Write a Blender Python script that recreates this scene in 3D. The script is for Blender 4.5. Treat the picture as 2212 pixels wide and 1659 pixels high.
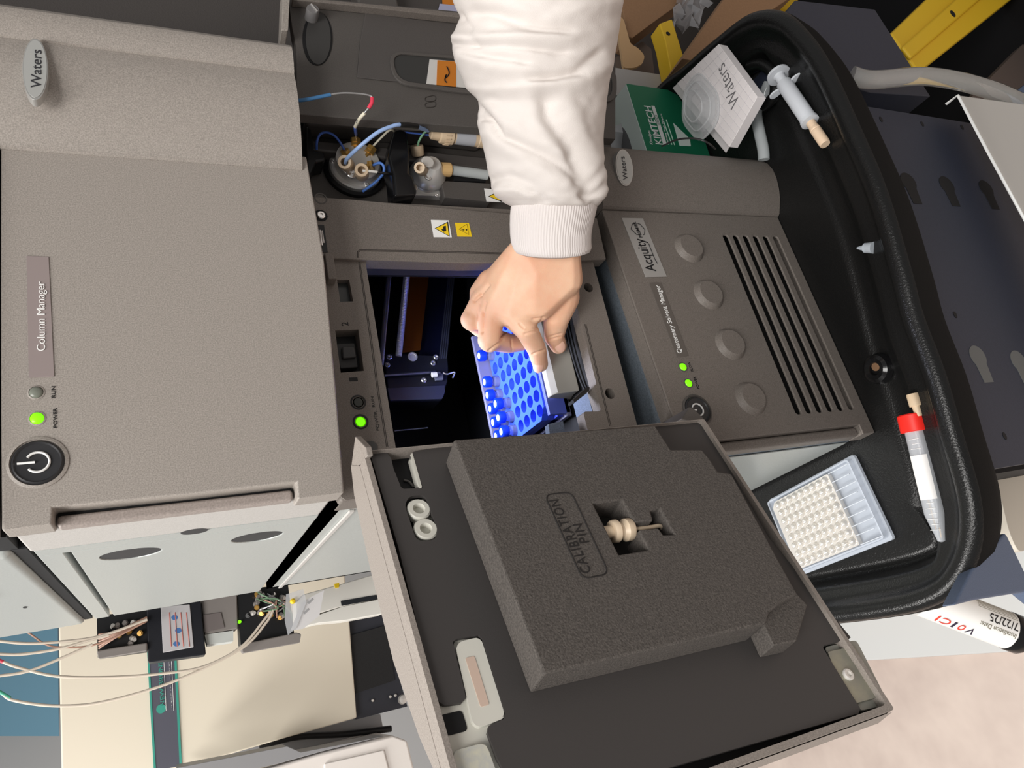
import bpy, bmesh, math, random
from mathutils import Vector, Matrix, noise as mnoise
from mathutils.geometry import delaunay_2d_cdt
random.seed(7)
for _o in list(bpy.data.objects): bpy.data.objects.remove(_o)
SC = bpy.context.scene
COL = SC.collection
PI = math.pi
V = Vector
# ------------------------------------------------------------------ camera
FPX = 1598.0938
CAM = V((-0.1006, -0.4590, 0.1061))
AX = V((-0.20390, -0.38830, -0.89870)).normalized()      # to the right of the picture
AZ = V((0.30670, 0.84640, -0.43530)).normalized()        # view direction
AY = AZ.cross(AX).normalized()                           # down the picture
AX = AY.cross(AZ).normalized()
cd = bpy.data.cameras.new('camera'); cam = bpy.data.objects.new('camera', cd); COL.objects.link(cam)
cd.sensor_fit = 'HORIZONTAL'; cd.sensor_width = 36; cd.lens = FPX * 36 / 2212; cd.clip_start = .01; cd.clip_end = 50
mw = Matrix.Identity(4)
for i in range(3):
    mw[i][0] = AX[i]; mw[i][1] = -AY[i]; mw[i][2] = -AZ[i]; mw[i][3] = CAM[i]
cam.matrix_world = mw
SC.camera = cam
# ------------------------------------------------------------------ light
wd = bpy.data.worlds.new('world'); SC.world = wd; wd.use_nodes = True
wd.node_tree.nodes['Background'].inputs[0].default_value = (1.0, .985, .965, 1)
wd.node_tree.nodes['Background'].inputs[1].default_value = .31
def area(name, loc, tgt, sx, sy, power, col=(1, .975, .945)):
    l = bpy.data.lights.new(name, 'AREA'); l.shape = 'RECTANGLE'; l.size = sx; l.size_y = sy; l.energy = power; l.color = col
    o = bpy.data.objects.new(name, l); COL.objects.link(o); o.location = loc
    o.rotation_euler = (V(tgt) - V(loc)).to_track_quat('-Z', 'Y').to_euler(); return o
area('ceiling_light', (-.55, -.75, 1.38), (-.55, -.75, 0), .6, 1.2, 34)
area('ceiling_light', (-1.25, .9, 1.38), (-1.25, .9, 0), .6, 1.2, 60)
area('ceiling_light', (-.6, -1.5, 1.38), (-.6, -1.5, 0), 1.2, .6, 26)
SC.view_settings.view_transform = 'Standard'; SC.view_settings.look = 'None'
SC.view_settings.exposure = 0.0; SC.view_settings.gamma = 1.0; SC.view_settings.use_curve_mapping = False
# ------------------------------------------------------------------ helpers
def ray(px, py):
    return AX * ((px - 1106) / FPX) + AY * ((py - 829.5) / FPX) + AZ
def cpt(px, py, d):
    return CAM + ray(px, py) * d
class PL:
    """a plane of the place: origin, in-plane axes, normal"""
    def __init__(s, o, ux, uy):
        s.o = V(o); s.ux = V(ux).normalized(); s.uy = V(uy).normalized(); s.n = s.ux.cross(s.uy)
    def hit(s, px, py, w=0):
        d = ray(px, py); return CAM + d * (((s.o + s.n * w - CAM).dot(s.n)) / d.dot(s.n))
    def uv(s, px, py, w=0):
        P = s.hit(px, py, w) - s.o; return (P.dot(s.ux), P.dot(s.uy))
    def uvs(s, L, w=0): return [s.uv(a, b, w) for a, b in L]
    def P(s, u, v, w=0): return s.o + s.ux * u + s.uy * v + s.n * w
def FRONT(y): return PL((0, y, 0), (1, 0, 0), (0, 0, 1))
def TOP(z): return PL((0, 0, z), (1, 0, 0), (0, 1, 0))
def LEFT(x): return PL((x, 0, 0), (0, -1, 0), (0, 0, 1))
class MB:
    def __init__(s): s.v = []; s.f = []
    def add(s, vs, fs):
        b = len(s.v); s.v += [tuple(a) for a in vs]; s.f += [tuple(b + i for i in f) for f in fs]; return s
def link(o, parent=None):
    COL.objects.link(o)
    if parent is not None:
        o.parent = parent
        if parent.type == 'EMPTY': o.matrix_parent_inverse = Matrix.Translation(-parent.location)
    return o
def obj(name, mb, mat, parent=None, smooth=True, ang=35, bevel=0, seg=2):
    me = bpy.data.meshes.new(name); me.from_pydata(mb.v, [], mb.f)
    bm = bmesh.new(); bm.from_mesh(me); bmesh.ops.recalc_face_normals(bm, faces=bm.faces); bm.to_mesh(me); bm.free()
    if mat is not None: me.materials.append(mat)
    if smooth:
        me.polygons.foreach_set('use_smooth', [True] * len(me.polygons)); me.set_sharp_from_angle(angle=math.radians(ang))
    o = bpy.data.objects.new(name, me)
    if bevel:
        m = o.modifiers.new('bevel', 'BEVEL'); m.width = bevel; m.segments = seg; m.limit_method = 'ANGLE'; m.angle_limit = math.radians(40); m.harden_normals = bool(smooth)
    return link(o, parent)
def tag(o, label, cat, group=None):
    o['label'] = label; o['category'] = cat
    if group: o['group'] = group
    return o
def thing(name, loc, label, cat, group=None):
    o = bpy.data.objects.new(name, None); o.location = loc; o.empty_display_size = .02; COL.objects.link(o)
    return tag(o, label, cat, group)
def struct(o): o['kind'] = 'structure'; return o
def area2(L): return sum(L[i - 1][0] * L[i][1] - L[i][0] * L[i - 1][1] for i in range(len(L)))
def prism_mb(pl, outer, holes, w0, w1, mb=None):
    """flat outline with holes on plane pl, from offset w0 to w1"""
    mb = mb or MB()
    loops = [list(outer)] + [list(h) for h in holes]
    flat = [p for L in loops for p in L]; n = len(flat)
    ed = []; k = 0
    for L in loops:
        ed += [(k + i, k + (i + 1) % len(L)) for i in range(len(L))]; k += len(L)
    vc, _, tf, ov, _, _ = delaunay_2d_cdt([V(p) for p in flat], ed, [], 0, 1e-9)
    back = {}
    for j, src in enumerate(ov):
        if src: back[j] = src[0]
    def inside(x, y):
        c = False
        for a, b in ed:
            (x1, y1), (x2, y2) = flat[a], flat[b]
            if (y1 > y) != (y2 > y) and x < (x2 - x1) * (y - y1) / (y2 - y1) + x1: c = not c
        return c
    tris = []
    for t in tf:
        if any(j not in back for j in t): continue
        t = [back[j] for j in t]; cx = sum(flat[j][0] for j in t) / 3; cy = sum(flat[j][1] for j in t) / 3
        if inside(cx, cy): tris.append(tuple(t))
    vs = [pl.P(a, b, w0) for a, b in flat] + [pl.P(a, b, w1) for a, b in flat]
    fs = [tuple(t) for t in tris] + [tuple(i + n for i in reversed(t)) for t in tris]
    k = 0
    for L in loops:
        m = len(L)
        for i in range(m):
            a, b = k + i, k + (i + 1) % m; fs.append((a, b, b + n, a + n))
        k += m
    return mb.add(vs, fs)
def plate(name, pl, outer, w0, w1, mat, parent=None, holes=(), bevel=0, **k):
    if len(holes): k.setdefault('smooth', False)
    return obj(name, prism_mb(pl, outer, holes, w0, w1), mat, parent, bevel=bevel, **k)
def pplate(name, pl, px, w0, w1, mat, parent=None, holes=(), bevel=0, **k):
    """outline given by where its front edge shows in the photograph"""
    return plate(name, pl, pl.uvs(px, max(w0, w1)), w0, w1, mat, parent, holes, bevel, **k)
def circ(u, v, r, n=24, r2=None, a0=0): return [(u + r * math.cos(a0 + 2 * PI * i / n), v + (r2 or r) * math.sin(a0 + 2 * PI * i / n)) for i in range(n)]
def rrect(u0, v0, u1, v1, r, n=5):
    L = []
    for cx, cy, a in ((u1 - r, v1 - r, 0), (u0 + r, v1 - r, 1), (u0 + r, v0 + r, 2), (u1 - r, v0 + r, 3)):
        for i in range(n + 1):
            t = (a + i / n) * PI / 2; L.append((cx + r * math.cos(t), cy + r * math.sin(t)))
    return L
def rpoly(L, r, n=4):
    """round the corners of an outline"""
    out = []
    for i in range(len(L)):
        a, b, c = V(L[i - 1]), V(L[i]), V(L[(i + 1) % len(L)])
        d1, d2 = (a - b), (c - b); k = min(r, d1.length * .45, d2.length * .45)
        p, q = b + d1.normalized() * k, b + d2.normalized() * k
        for j in range(n + 1):
            t = j / n; s = p * (1 - t) ** 2 + b * 2 * t * (1 - t) + q * t * t; out.append((s.x, s.y))
    return out
def box_mb(x0, x1, y0, y1, z0, z1, mb=None):
    return (mb or MB()).add([(x, y, z) for z in (z0, z1) for y in (y0, y1) for x in (x0, x1)],
        [(0, 1, 3, 2), (4, 6, 7, 5), (0, 4, 5, 1), (2, 3, 7, 6), (0, 2, 6, 4), (1, 5, 7, 3)])
def box(name, x0, x1, y0, y1, z0, z1, mat, parent=None, bevel=0, **k):
    return obj(name, box_mb(x0, x1, y0, y1, z0, z1), mat, parent, bevel=bevel, **k)
def basis(d):
    d = V(d).normalized(); a = V((0, 0, 1)) if abs(d.z) < .9 else V((1, 0, 0))
    u = d.cross(a).normalized(); return u, d.cross(u).normalized()
def lathe_mb(o, axis, prof, n=24, mb=None, rot=0, ref=None):
    """profile of (radius, distance along axis)"""
    o = V(o); d = V(axis).normalized()
    u, v = basis(d)
    vs = []; fs = []; m = len(prof)
    for r, h in prof:
        for i in range(n):
            t = 2 * PI * i / n + rot; vs.append(o + d * h + (u * math.cos(t) + v * math.sin(t)) * r)
    for j in range(m - 1):
        for i in range(n):
            a = j * n + i; b = j * n + (i + 1) % n; fs.append((a, b, b + n, a + n))
    fs.append(tuple(range(n))); fs.append(tuple(range((m - 1) * n, m * n)))
    return (mb or MB()).add(vs, fs)
def lathe(name, o, axis, prof, mat, parent=None, n=24, **k): 
    rot = k.pop('rot', 0); return obj(name, lathe_mb(o, axis, prof, n, rot=rot), mat, parent, **k)
def cyl(name, a, b, r, mat, parent=None, n=16, r2=None, **k):
    a, b = V(a), V(b); L = (b - a).length
    return lathe(name, a, b - a, [(r, 0), (r2 or r, L)], mat, parent, n, **k)
def spline(pts, k=8):
    pts = [V(p) for p in pts]; out = []
    for i in range(len(pts) - 1):
        p0 = pts[max(i - 1, 0)]; p1 = pts[i]; p2 = pts[i + 1]; p3 = pts[min(i + 2, len(pts) - 1)]
        for j in range(k):
            t = j / k
            out.append(.5 * ((2 * p1) + (p2 - p0) * t + (2 * p0 - 5 * p1 + 4 * p2 - p3) * t * t + (3 * p1 - p0 - 3 * p2 + p3) * t ** 3))
    out.append(pts[-1]); return out
def tube_mb(pts, r, n=8, mb=None, k=8, smooth=True):
    P = spline(pts, k) if smooth else [V(p) for p in pts]
    vs = []; fs = []; u = None
    for i, p in enumerate(P):
        t = (P[min(i + 1, len(P) - 1)] - P[max(i - 1, 0)]).normalized()
        if u is None: u, _ = basis(t)
        u = (u - t * u.dot(t)).normalized(); v = t.cross(u)
        rr = r[min(i, len(r) - 1)] if isinstance(r, (list, tuple)) else r
        for j in range(n):
            a = 2 * PI * j / n; vs.append(p + (u * math.cos(a) + v * math.sin(a)) * rr)
    for i in range(len(P) - 1):
        for j in range(n):
            a = i * n + j; b = i * n + (j + 1) % n; fs.append((a, b, b + n, a + n))
    fs.append(tuple(range(n))); fs.append(tuple(range((len(P) - 1) * n, len(P) * n)))
    return (mb or MB()).add(vs, fs)
def tube(name, pts, r, mat, parent=None, n=8, k=8, smooth=True, **kw): return obj(name, tube_mb(pts, r, n, k=k, smooth=smooth), mat, parent, ang=60, **kw)
def loft(name, rings, mat, parent=None, closed=True, caps=True, **k):
    n = len(rings[0]); vs = [p for r in rings for p in r]; fs = []
    for i in range(len(rings) - 1):
        for j in range(n if closed else n - 1):
            a = i * n + j; b = i * n + (j + 1) % n; fs.append((a, b, b + n, a + n))
    if caps: fs += [tuple(range(n)), tuple(range((len(rings) - 1) * n, len(rings) * n))]
    return obj(name, MB().add(vs, fs), mat, parent, **k)
def text(name, s, pl, p0, p1, mat, parent=None, w=.0004, th=.0003, mirror=False, turn=0, shear=0, bold=0, spacing=1):
    """lettering filling the box p0..p1 (plane units) on plane pl"""
    c = bpy.data.curves.new('t', 'FONT'); c.body = s; c.extrude = 0; c.offset = bold; c.shear = shear; c.space_character = spacing; c.resolution_u = 4
    o = bpy.data.objects.new('t', c)
    tm = o.to_mesh(); me = bpy.data.meshes.new(name)
    me.from_pydata([tuple(v.co) for v in tm.vertices], [], [tuple(p.vertices) for p in tm.polygons]); o.to_mesh_clear()
    bpy.data.objects.remove(o); bpy.data.curves.remove(c)
    co = [v.co.copy() for v in me.vertices]
    x0 = min(a.x for a in co); x1 = max(a.x for a in co); y0 = min(a.y for a in co); y1 = max(a.y for a in co)
    if turn:
        n_ = [V((-(a.y), a.x, 0)) if turn == 1 else (V((a.y, -a.x, 0)) if turn == 3 else V((-a.x, -a.y, 0))) for a in co]; co = n_
        x0 = min(a.x for a in co); x1 = max(a.x for a in co); y0 = min(a.y for a in co); y1 = max(a.y for a in co)
    for v, a in zip(me.vertices, co):
        fx = (a.x - x0) / (x1 - x0); fy = (a.y - y0) / (y1 - y0)
        if mirror: fx = 1 - fx
        v.co = pl.P(p0[0] + (p1[0] - p0[0]) * fx, p0[1] + (p1[1] - p0[1]) * fy, w)
    me.name = name; me.materials.clear(); me.materials.append(mat)
    o = bpy.data.objects.new(name, me)
    sm = o.modifiers.new('thick', 'SOLIDIFY'); sm.thickness = th; sm.offset = -1
    return link(o, parent)
# ------------------------------------------------------------------ materials
def lin(c): return tuple((x / 12.92 if x <= .04045 else ((x + .055) / 1.055) ** 2.4) for x in [v / 255 for v in c])
MATS = {}
def mat(name, rgb, rough=.5, metal=0, spk=0, spks=1500, bump=0, bscale=1500, var=0, vscale=8, trans=0, ior=1.45, emit=0, ecol=None, coat=0, sss=0, spec=.5, alpha=1, var2=None, aniso=0):
    if name in MATS: return MATS[name]
    m = bpy.data.materials.new(name); m.use_nodes = True; nt = m.node_tree; b = nt.nodes['Principled BSDF']
    c = lin(rgb); b.inputs['Base Color'].default_value = (*c, 1); b.inputs['Roughness'].default_value = rough; b.inputs['Metallic'].default_value = metal
    b.inputs['Transmission Weight'].default_value = trans; b.inputs['IOR'].default_value = ior; b.inputs['Coat Weight'].default_value = coat
    b.inputs['Specular IOR Level'].default_value = spec; b.inputs['Alpha'].default_value = alpha
    if sss:
        b.inputs['Subsurface Weight'].default_value = sss; b.inputs['Subsurface Radius'].default_value = (.008, .003, .0015); b.inputs['Subsurface Scale'].default_value = .6
    if emit:
        b.inputs['Emission Color'].default_value = (*lin(ecol or rgb), 1); b.inputs['Emission Strength'].default_value = emit
    tc = nt.nodes.new('ShaderNodeTexCoord'); src = None
    def nz(scale, det=2, ro=.5):
        n = nt.nodes.new('ShaderNodeTexNoise'); n.inputs['Scale'].default_value = scale; n.inputs['Detail'].default_value = det; n.inputs['Roughness'].default_value = ro
        nt.links.new(tc.outputs['Object'], n.inputs['Vector']); return n
    def ramp(n, lo, hi, c0, c1):
        r = nt.nodes.new('ShaderNodeValToRGB'); r.color_ramp.elements[0].position = lo; r.color_ramp.elements[1].position = hi
        r.color_ramp.elements[0].color = (*c0, 1); r.color_ramp.elements[1].color = (*c1, 1); nt.links.new(n.outputs['Fac'], r.inputs[0]); return r
    if spk or var:
        r1 = r2 = None
        if spk:
            r1 = ramp(nz(spks, 1), .3, .72, tuple(x * (1 - spk) for x in c), tuple(min(1, x * (1 + spk)) for x in c)); src = r1
        if var:
            t2 = lin(var2) if var2 else tuple(x * (1 - var) for x in c)
            r2 = ramp(nz(vscale, 4, .6), .3, .7, t2, c if var2 else tuple(min(1, x * (1 + var)) for x in c)); src = r2
        if r1 and r2:
            mx = nt.nodes.new('ShaderNodeMix'); mx.data_type = 'RGBA'; mx.inputs[0].default_value = .5
            nt.links.new(r1.outputs[0], mx.inputs[6]); nt.links.new(r2.outputs[0], mx.inputs[7]); nt.links.new(mx.outputs[2], b.inputs['Base Color'])
        else: nt.links.new(src.outputs[0], b.inputs['Base Color'])
    if bump:
        bp = nt.nodes.new('ShaderNodeBump'); bp.inputs['Strength'].default_value = bump; bp.inputs['Distance'].default_value = .0006
        nt.links.new(nz(bscale, 2).outputs['Fac'], bp.inputs['Height']); nt.links.new(bp.outputs[0], b.inputs['Normal'])
    MATS[name] = m; return m
CMP = mat('warm grey flecked plastic', (154, 147, 140), .5, spk=.2, spks=1300, bump=.07)
SMP = mat('charcoal flecked plastic', (113, 106, 100), .55, spk=.2, spks=1300, bump=.15)
SMD = mat('dark charcoal plastic', (84, 80, 77), .5, spk=.12, bump=.12)
BLK = mat('black plastic', (22, 22, 24), .45, bump=.05)
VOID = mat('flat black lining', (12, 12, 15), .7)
SIDE = mat('silver grey painted steel', (188, 192, 189), .36, .3, spk=.05, spks=700, bump=.06)
SIDEP = mat('pale grey plastic frame', (184, 181, 177), .5, spk=.1, bump=.1)
NAVY = mat('navy painted steel', (40, 45, 60), .5, spk=.1, spks=900, bump=.1)
CART = mat('black moulded cart plastic', (20, 20, 20), .28, bump=.6, bscale=650, spk=.1, spec=.4)
STEEL = mat('polished steel', (232, 230, 226), .3, .5)
STEELB = mat('brushed steel', (222, 218, 212), .38, .35)
CHROME = mat('chrome', (236, 234, 232), .2, .85)
BRASS = mat('brass', (216, 172, 96), .28, .7)
PEEK = mat('beige fitting plastic', (196, 174, 146), .45)
PEEKD = mat('tan fitting plastic', (208, 172, 118), .5)
WHT = mat('white ink', (240, 240, 238), .6)
INK = mat('black ink', (18, 18, 20), .6)
GREEN = mat('lit green lamp', (120, 235, 20), .3, emit=1.1, ecol=(110, 240, 0))
LEDOFF = mat('unlit lamp lens', (118, 122, 112), .3)
BADGE = mat('silver badge', (190, 189, 186), .35, .6)
FOAM = mat('charcoal foam', (82, 77, 73), .85, spk=.3, spks=1000, bump=.6, bscale=900)
DPANEL = mat('dark door lining', (64, 61, 60), .5, bump=.05)
WPL = mat('off white plastic', (206, 204, 194), .45)
GLASS = mat('clear glass', (245, 248, 250), .03, trans=1, ior=1.45)
CLEAR = mat('clear plastic', (236, 240, 244), .12, trans=.93, ior=1.3)
FROST = mat('frosted plastic', (214, 222, 230), .35, trans=.45, ior=1.4)

def text3(name, s, pl, a, b, c, m, parent, w=0, dw=.0004, bold=0, spacing=1):
    """lettering by pixels: a start of baseline, b end of baseline, c cap height at the start"""
    A, B_, C_ = pl.uv(*a, w), pl.uv(*b, w), pl.uv(*c, w)
    ux = pl.ux * (B_[0] - A[0]) + pl.uy * (B_[1] - A[1]); L = ux.length; ux.normalize()
    q = PL(pl.P(*A, w), ux, pl.n.cross(ux)); D = pl.P(*C_, w) - q.o
    return text(name, s, q, (0, 0), (L, D.dot(q.uy)), m, parent, w=dw, bold=bold, spacing=spacing)
# ================================================================== setting
FL = -1.35
FLOORM = mat('mottled beige vinyl', (206, 190, 179), .55, var=.12, vscale=5, var2=(180, 163, 154))
struct(box('floor', -4, 4, -2.5, 3.6, FL - .05, FL, FLOORM))
WALLM = mat('pale grey wall paint', (196, 198, 199), .7)
struct(box('wall_back', -4, 4, 3.5, 3.6, FL, 1.6, WALLM))
BLUE = mat('teal blue wall paint', (122, 172, 198), .65)
# ================================================================== detector above the column manager
t = thing('detector_module', (.17, .25, .19), 'pale grey instrument module resting on top of the column manager', 'instrument')
pl = LEFT(.0)
DX0, DZ0 = .0, .1882
sd = MB(); box_mb(DX0, .345, .070, .512, DZ0, .42, sd)
obj('housing', sd, SIDE, t, bevel=.005, seg=3)
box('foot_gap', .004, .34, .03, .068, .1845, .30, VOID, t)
box('underside_shade', .004, .34, .069, .508, .1806, .1880, VOID, t)  # black filler standing in for the shade in the gap below the module
box('front_cover', .0, .34, -.004, .029, .1865, .42, CMP, t, bevel=.003)
plate('side_rib', pl, rpoly([(-.055, .30), (-.055, .222), (-.215, .222), (-.235, .30)], .008), .0, .003, SIDEP, t, bevel=.001)
plate('screw_hole', pl, circ(-.30, .214, .004, 12, .0015), .0, .0006, BLK, t)
plate('screw_hole', pl, circ(-.205, .2265, .004, 12, .0015), .003, .0036, BLK, t)
# ================================================================== column manager
CMF = FRONT(0.0)
cm = thing('column_manager', (.17, .25, 0), 'warm grey column manager module with curved right cover and power button', 'instrument')
pplate('front_cover', CMF, [(744, 1064), (724, 820), (700, 560), (662, 338), (1.6, 297), (1, 600), (1.5, 900), (3.4, 1146), (112, 1132), (113.4, 1096), (400, 1068), (641, 1041), (644, 1077)], -.021, 0, CMP, cm, bevel=.0012)
# right hand curved cover, a profile drawn in plan
prof = [(.2405, .012), (.2405, -.0005), (.2415, -.0022), (.2435, -.0028), (.2508, -.0075), (.26, -.0112), (.2687, -.0142), (.279, -.0172), (.2888, -.0186), (.297, -.0190), (.305, -.0184), (.3135, -.0168),
        (.3140, -.0182), (.320, -.0205), (.3286, -.0222), (.334, -.0214), (.3385, -.0185), (.343, -.0125), (.347, -.005), (.348, .03), (.30, .03)]
loft('curved_cover', [[(x, y, z) for x, y in prof] for z in (.0005, .1838)], CMP, cm, ang=22)
box('front_frame', .003, .345, .0212, .078, .004, .180, SIDEP, cm, bevel=.002)
box('grip_gap_shade', .0084, .0106, .015, .0208, .0315, .158, VOID, cm)  # black filler added to paint the shadow line beside the grip
box('grip_strip', .0015, .0084, .011, .0208, .0315, .158, mat('pinkish grey grip', (150, 140, 134), .5, spk=.15, spks=900), cm, bevel=.002)
SL = LEFT(0.0)
box('body', .013, .345, .080, .508, .005, .178, mat('dark recess grey', (120, 121, 122), .5), cm)
box('cover_band', .0030, .0128, .0792, .0945, .0045, .178, SIDE, cm, bevel=.0006)
h1 = SL.uv(283, 1197, -.003); h2 = SL.uv(556, 1160.5, -.003)
plate('side_cover', PL((.003, 0, 0), (0, -1, 0), (0, 0, 1)), [(-.0952, .0045), (-.0952, .1600), (-.508, .1600), (-.508, .0045)], -.0098, 0, SIDE, cm,
      holes=[circ(h1[0], h1[1], .0195, 32), circ(h2[0], h2[1], .0185, 32)], bevel=.0008)
for h, RH in ((h1, .0197), (h2, .0187)):
    lathe('finger_recess', (.0032, -h[0], h[1]), (1, 0, 0), [(RH, .0005), (RH * .9, .004), (RH * .6, .0085), (.002, .0094)], mat('recess dark grey', (46, 46, 48), .5), cm, n=32)
plate('upper_side_rail', PL((.003, 0, 0), (0, -1, 0), (0, 0, 1)), [(-.0952, .1640), (-.0952, .178), (-.508, .178), (-.508, .1640)], -.0098, .0002, SIDE, cm, bevel=.0008)
h3 = SL.uv(420, 1148, -.003)
lathe('screw_recess', (.0028, -h3[0], h3[1]), (1, 0, 0), [(.0085, .0), (.0085, .0008)], mat('recess dark grey', (70, 70, 72)), cm, n=20)
# name plate, lamps, button, badge
NP = mat('mauve grey label plate', (146, 134, 132), .35)
pplate('name_plate', CMF, [(57, 552), (105, 554), (117, 813), (62, 816)], .0, .0006, NP, cm, bevel=.0004)
def tbox(pl, a, b, w=0):
    """plane box from the pixel of a lettering's start-baseline corner a and its end-cap corner b"""
    p, q = pl.uv(*a, w), pl.uv(*b, w); return (p[0], p[1]), (q[0], q[1])
text('name_lettering', 'Column Manager', CMF, *tbox(CMF, (104, 759), (79, 610)), WHT, cm, w=.0011, bold=-.004)
text('run_lettering', 'RUN', CMF, *tbox(CMF, (120, 859), (111, 835)), INK, cm, w=.0004)
text('power_lettering', 'POWER', CMF, *tbox(CMF, (123.5, 924), (114.5, 882)), INK, cm, w=.0004)
def led(parent, pl, px, py, r, lit, name='power_lamp', deep=.0):
    u, v = pl.uv(px, py); o = pl.P(u, v, -.0004)
    p = lathe(name, o, pl.n, [(r * 1.22, 0), (r * 1.22, .0006), (r, .0009), (r, .0004)], SMD if parent is not cm else CMP, parent, n=24)
    lathe('lens', o, pl.n, [(r * .98, .0002), (r * .9, .0012), (r * .55, .0018), (r * .05, .002)], GREEN if lit else LEDOFF, p, n=24, ang=60)
led(cm, CMF, 78, 848, .0036, False, 'run_lamp'); led(cm, CMF, 80, 904, .0036, True)
def power_button(parent, pl, px, py, r):
    u, v = pl.uv(px, py); o = pl.P(u, v)
    p = lathe('power_button', o, pl.n, [(r * 1.12, -.001), (r * 1.12, .0006), (r * 1.0, .0012), (r * .97, -.0006)], CMP if parent is cm else SMD, parent, n=40)
    lathe('button_cap', o, pl.n, [(r * .965, -.001), (r * .95, .0004), (r * .86, .0016), (r * .80, .0006), (r * .3, .0002), (.0001, .0001)], mat('black button rubber', (44, 44, 46), .4), p, n=40)
    arc = [pl.P(u + .42 * r * math.sin(a), v + .42 * r * math.cos(a), .0009) for a in [math.radians(x) for x in range(32, 330, 12)]]
    tube('power_symbol', arc, .055 * r, WHT, p, n=6, smooth=False)
    tube('power_symbol', [pl.P(u, v + .10 * r, .0010), pl.P(u, v + .72 * r, .0010)], .055 * r, WHT, p, n=6, smooth=False)
power_button(cm, CMF, 82, 999, .0132)
def badge(parent, pl, cu, cv, ru, rv, th, tp0, tp1, w):
    b = obj('oval_badge', prism_mb(pl, circ(cu, cv, ru, 40, rv), [], w - th, w), BADGE, parent, bevel=.0006)
    plate('badge_face', pl, circ(cu, cv, ru * .93, 40, rv * .90), w, w + .0003, mat('badge face', (186, 187, 184), .45, .25), b)
    text('badge_lettering', 'Waters', pl, tp0, tp1, mat('badge lettering', (52, 52, 56), .4), b, w=w + .0006, bold=-.002)
BP = PL((.29, -.0235, 0), (1, .10, 0), (0, 0, 1))
a = BP.uv(80, 216); b = BP.uv(80, 83); c = BP.uv(48, 150); d = BP.uv(104, 150)
badge(cm, BP, (a[0] + b[0]) / 2, (c[1] + d[1]) / 2, abs(b[0] - a[0]) / 2, abs(c[1] - d[1]) / 2, .006, *tbox(BP, (89.5, 192), (68, 107)), 0)
# ================================================================== sample manager
sm = thing('sample_manager', (.17, .25, -.258), 'charcoal sample manager module with its sample door swung open', 'instrument')
SF = FRONT(.04)
Z0, Z1 = -.258, -.003
op = SF.uvs([(790.5, 563.5), (854.7, 975), (862, 1010), (1335, 1010), (1290, 894), (1276, 833), (1287, 829), (1257, 700), (1270, 560)])
# opening outline, drawn square
ou0, ou1 = .034, .1895
front_outer = [(.0035, Z0), (.0035, Z1 - .004), (.0075, Z1), (.2445, Z1), (.2445, Z0)]
hole = rpoly([(ou0, -.0478), (ou1, -.0478), (ou1, -.2293), (.0755, -.2285), (.0740, -.2250), (.0515, -.2265), (.0525, -.2090), (.034, -.2090)], .003)
cut = circ(*SF.uv(1318, 850), .0048, 20); cut2 = circ(*SF.uv(1271, 621), .0045, 20)
pl_ = SF
slots = []
def sq(pxs): return SF.uvs(pxs)
slot_sw = sq([(724, 714), (774, 712), (786, 801), (736, 805)]); slot_w = sq([(728, 604), (754, 604), (763, 651), (735, 652)])
plate('front_frame', SF, front_outer, -.012, 0, SMP, sm, holes=[hole, cut, cut2, slot_sw, slot_w], bevel=.0012)
plate('slot_lining', SF, sq([(720, 700), (790, 700), (795, 815), (725, 820)]), -.013, -.0118, BLK, sm)
plate('sensor_window', SF, sq([(722, 596), (760, 596), (768, 660), (730, 660)]), -.0085, -.006, mat('smoked window', (56, 58, 57), .3), sm)
rk = plate('rocker_switch', SF, sq([(727, 737), (769, 735), (777, 789), (737, 792)]), -.010, -.004, mat('switch black', (34, 34, 35), .5), sm, bevel=.001)
plate('rocker', SF, sq([(739, 747), (766, 746), (771, 770), (741, 773)]), -.004, -.0010, mat('rocker black', (52, 52, 53), .45), rk, bevel=.0012)
for c in ((1318, 850), (1271, 621)):
    u, v = SF.uv(*c); lathe('latch_hole', SF.P(u, v, -.0125), SF.n, [(.0062, 0), (.0062, .0004)], VOID, sm, n=20)
text('channel_lettering', '2', SF, *tbox(SF, (753, 704), (737, 696)), INK, sm, w=.0002)
text('channel_lettering', '1', SF, *tbox(SF, (773, 823), (754, 816)), INK, sm, w=.0002)
text('run_lettering', 'RUN', SF, *tbox(SF, (810, 879), (801, 857)), INK, sm, w=.0002)
text('power_lettering', 'POWER', SF, *tbox(SF, (820, 930), (807, 889)), INK, sm, w=.0002)
def led2(px, py, lit, nm):
    u, v = SF.uv(px, py); p = lathe(nm, SF.P(u, v, -.0004), SF.n, [(.0058, 0), (.0056, .0008), (.0046, .001), (.0044, -.001)], BLK, sm, n=28)
    lathe('lens', SF.P(u, v, -.0012), SF.n, [(.0044, 0), (.0040, .0012), (.0034, .0012), (.003, .0016), (.0001, .0018)] , GREEN if lit else mat('dark lens', (62, 64, 60), .3), p, n=24)
led2(774, 869, False, 'run_lamp'); led2(779, 911, True, 'power_lamp')
plate('hinge_plug', SF, circ(*SF.uv(800, 968), .0052, 20), 0, .0008, mat('grey plug', (70, 70, 69), .5), sm)
# engraved seam lines around the opening
GRV = mat('seam shadow', (48, 43, 40), .6)
def line(pl, pxs, w, parent, m=GRV, r=.00035): return tube('seam_groove', [pl.P(*pl.uv(a, b), w) for a, b in pxs], r, m, parent, n=5, smooth=False)
line(SF, [(775, 566), (800, 735), (816, 850), (835, 965)], -.0001, sm); line(SF, [(777.5, 566), (803, 735), (819, 850), (838, 965)], -.0001, sm)
line(SF, [(1263, 700), (1295, 830), (1317, 921)], -.0001, sm); line(SF, [(1265.5, 700), (1297.5, 830), (1320, 921)], -.0001, sm)
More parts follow.
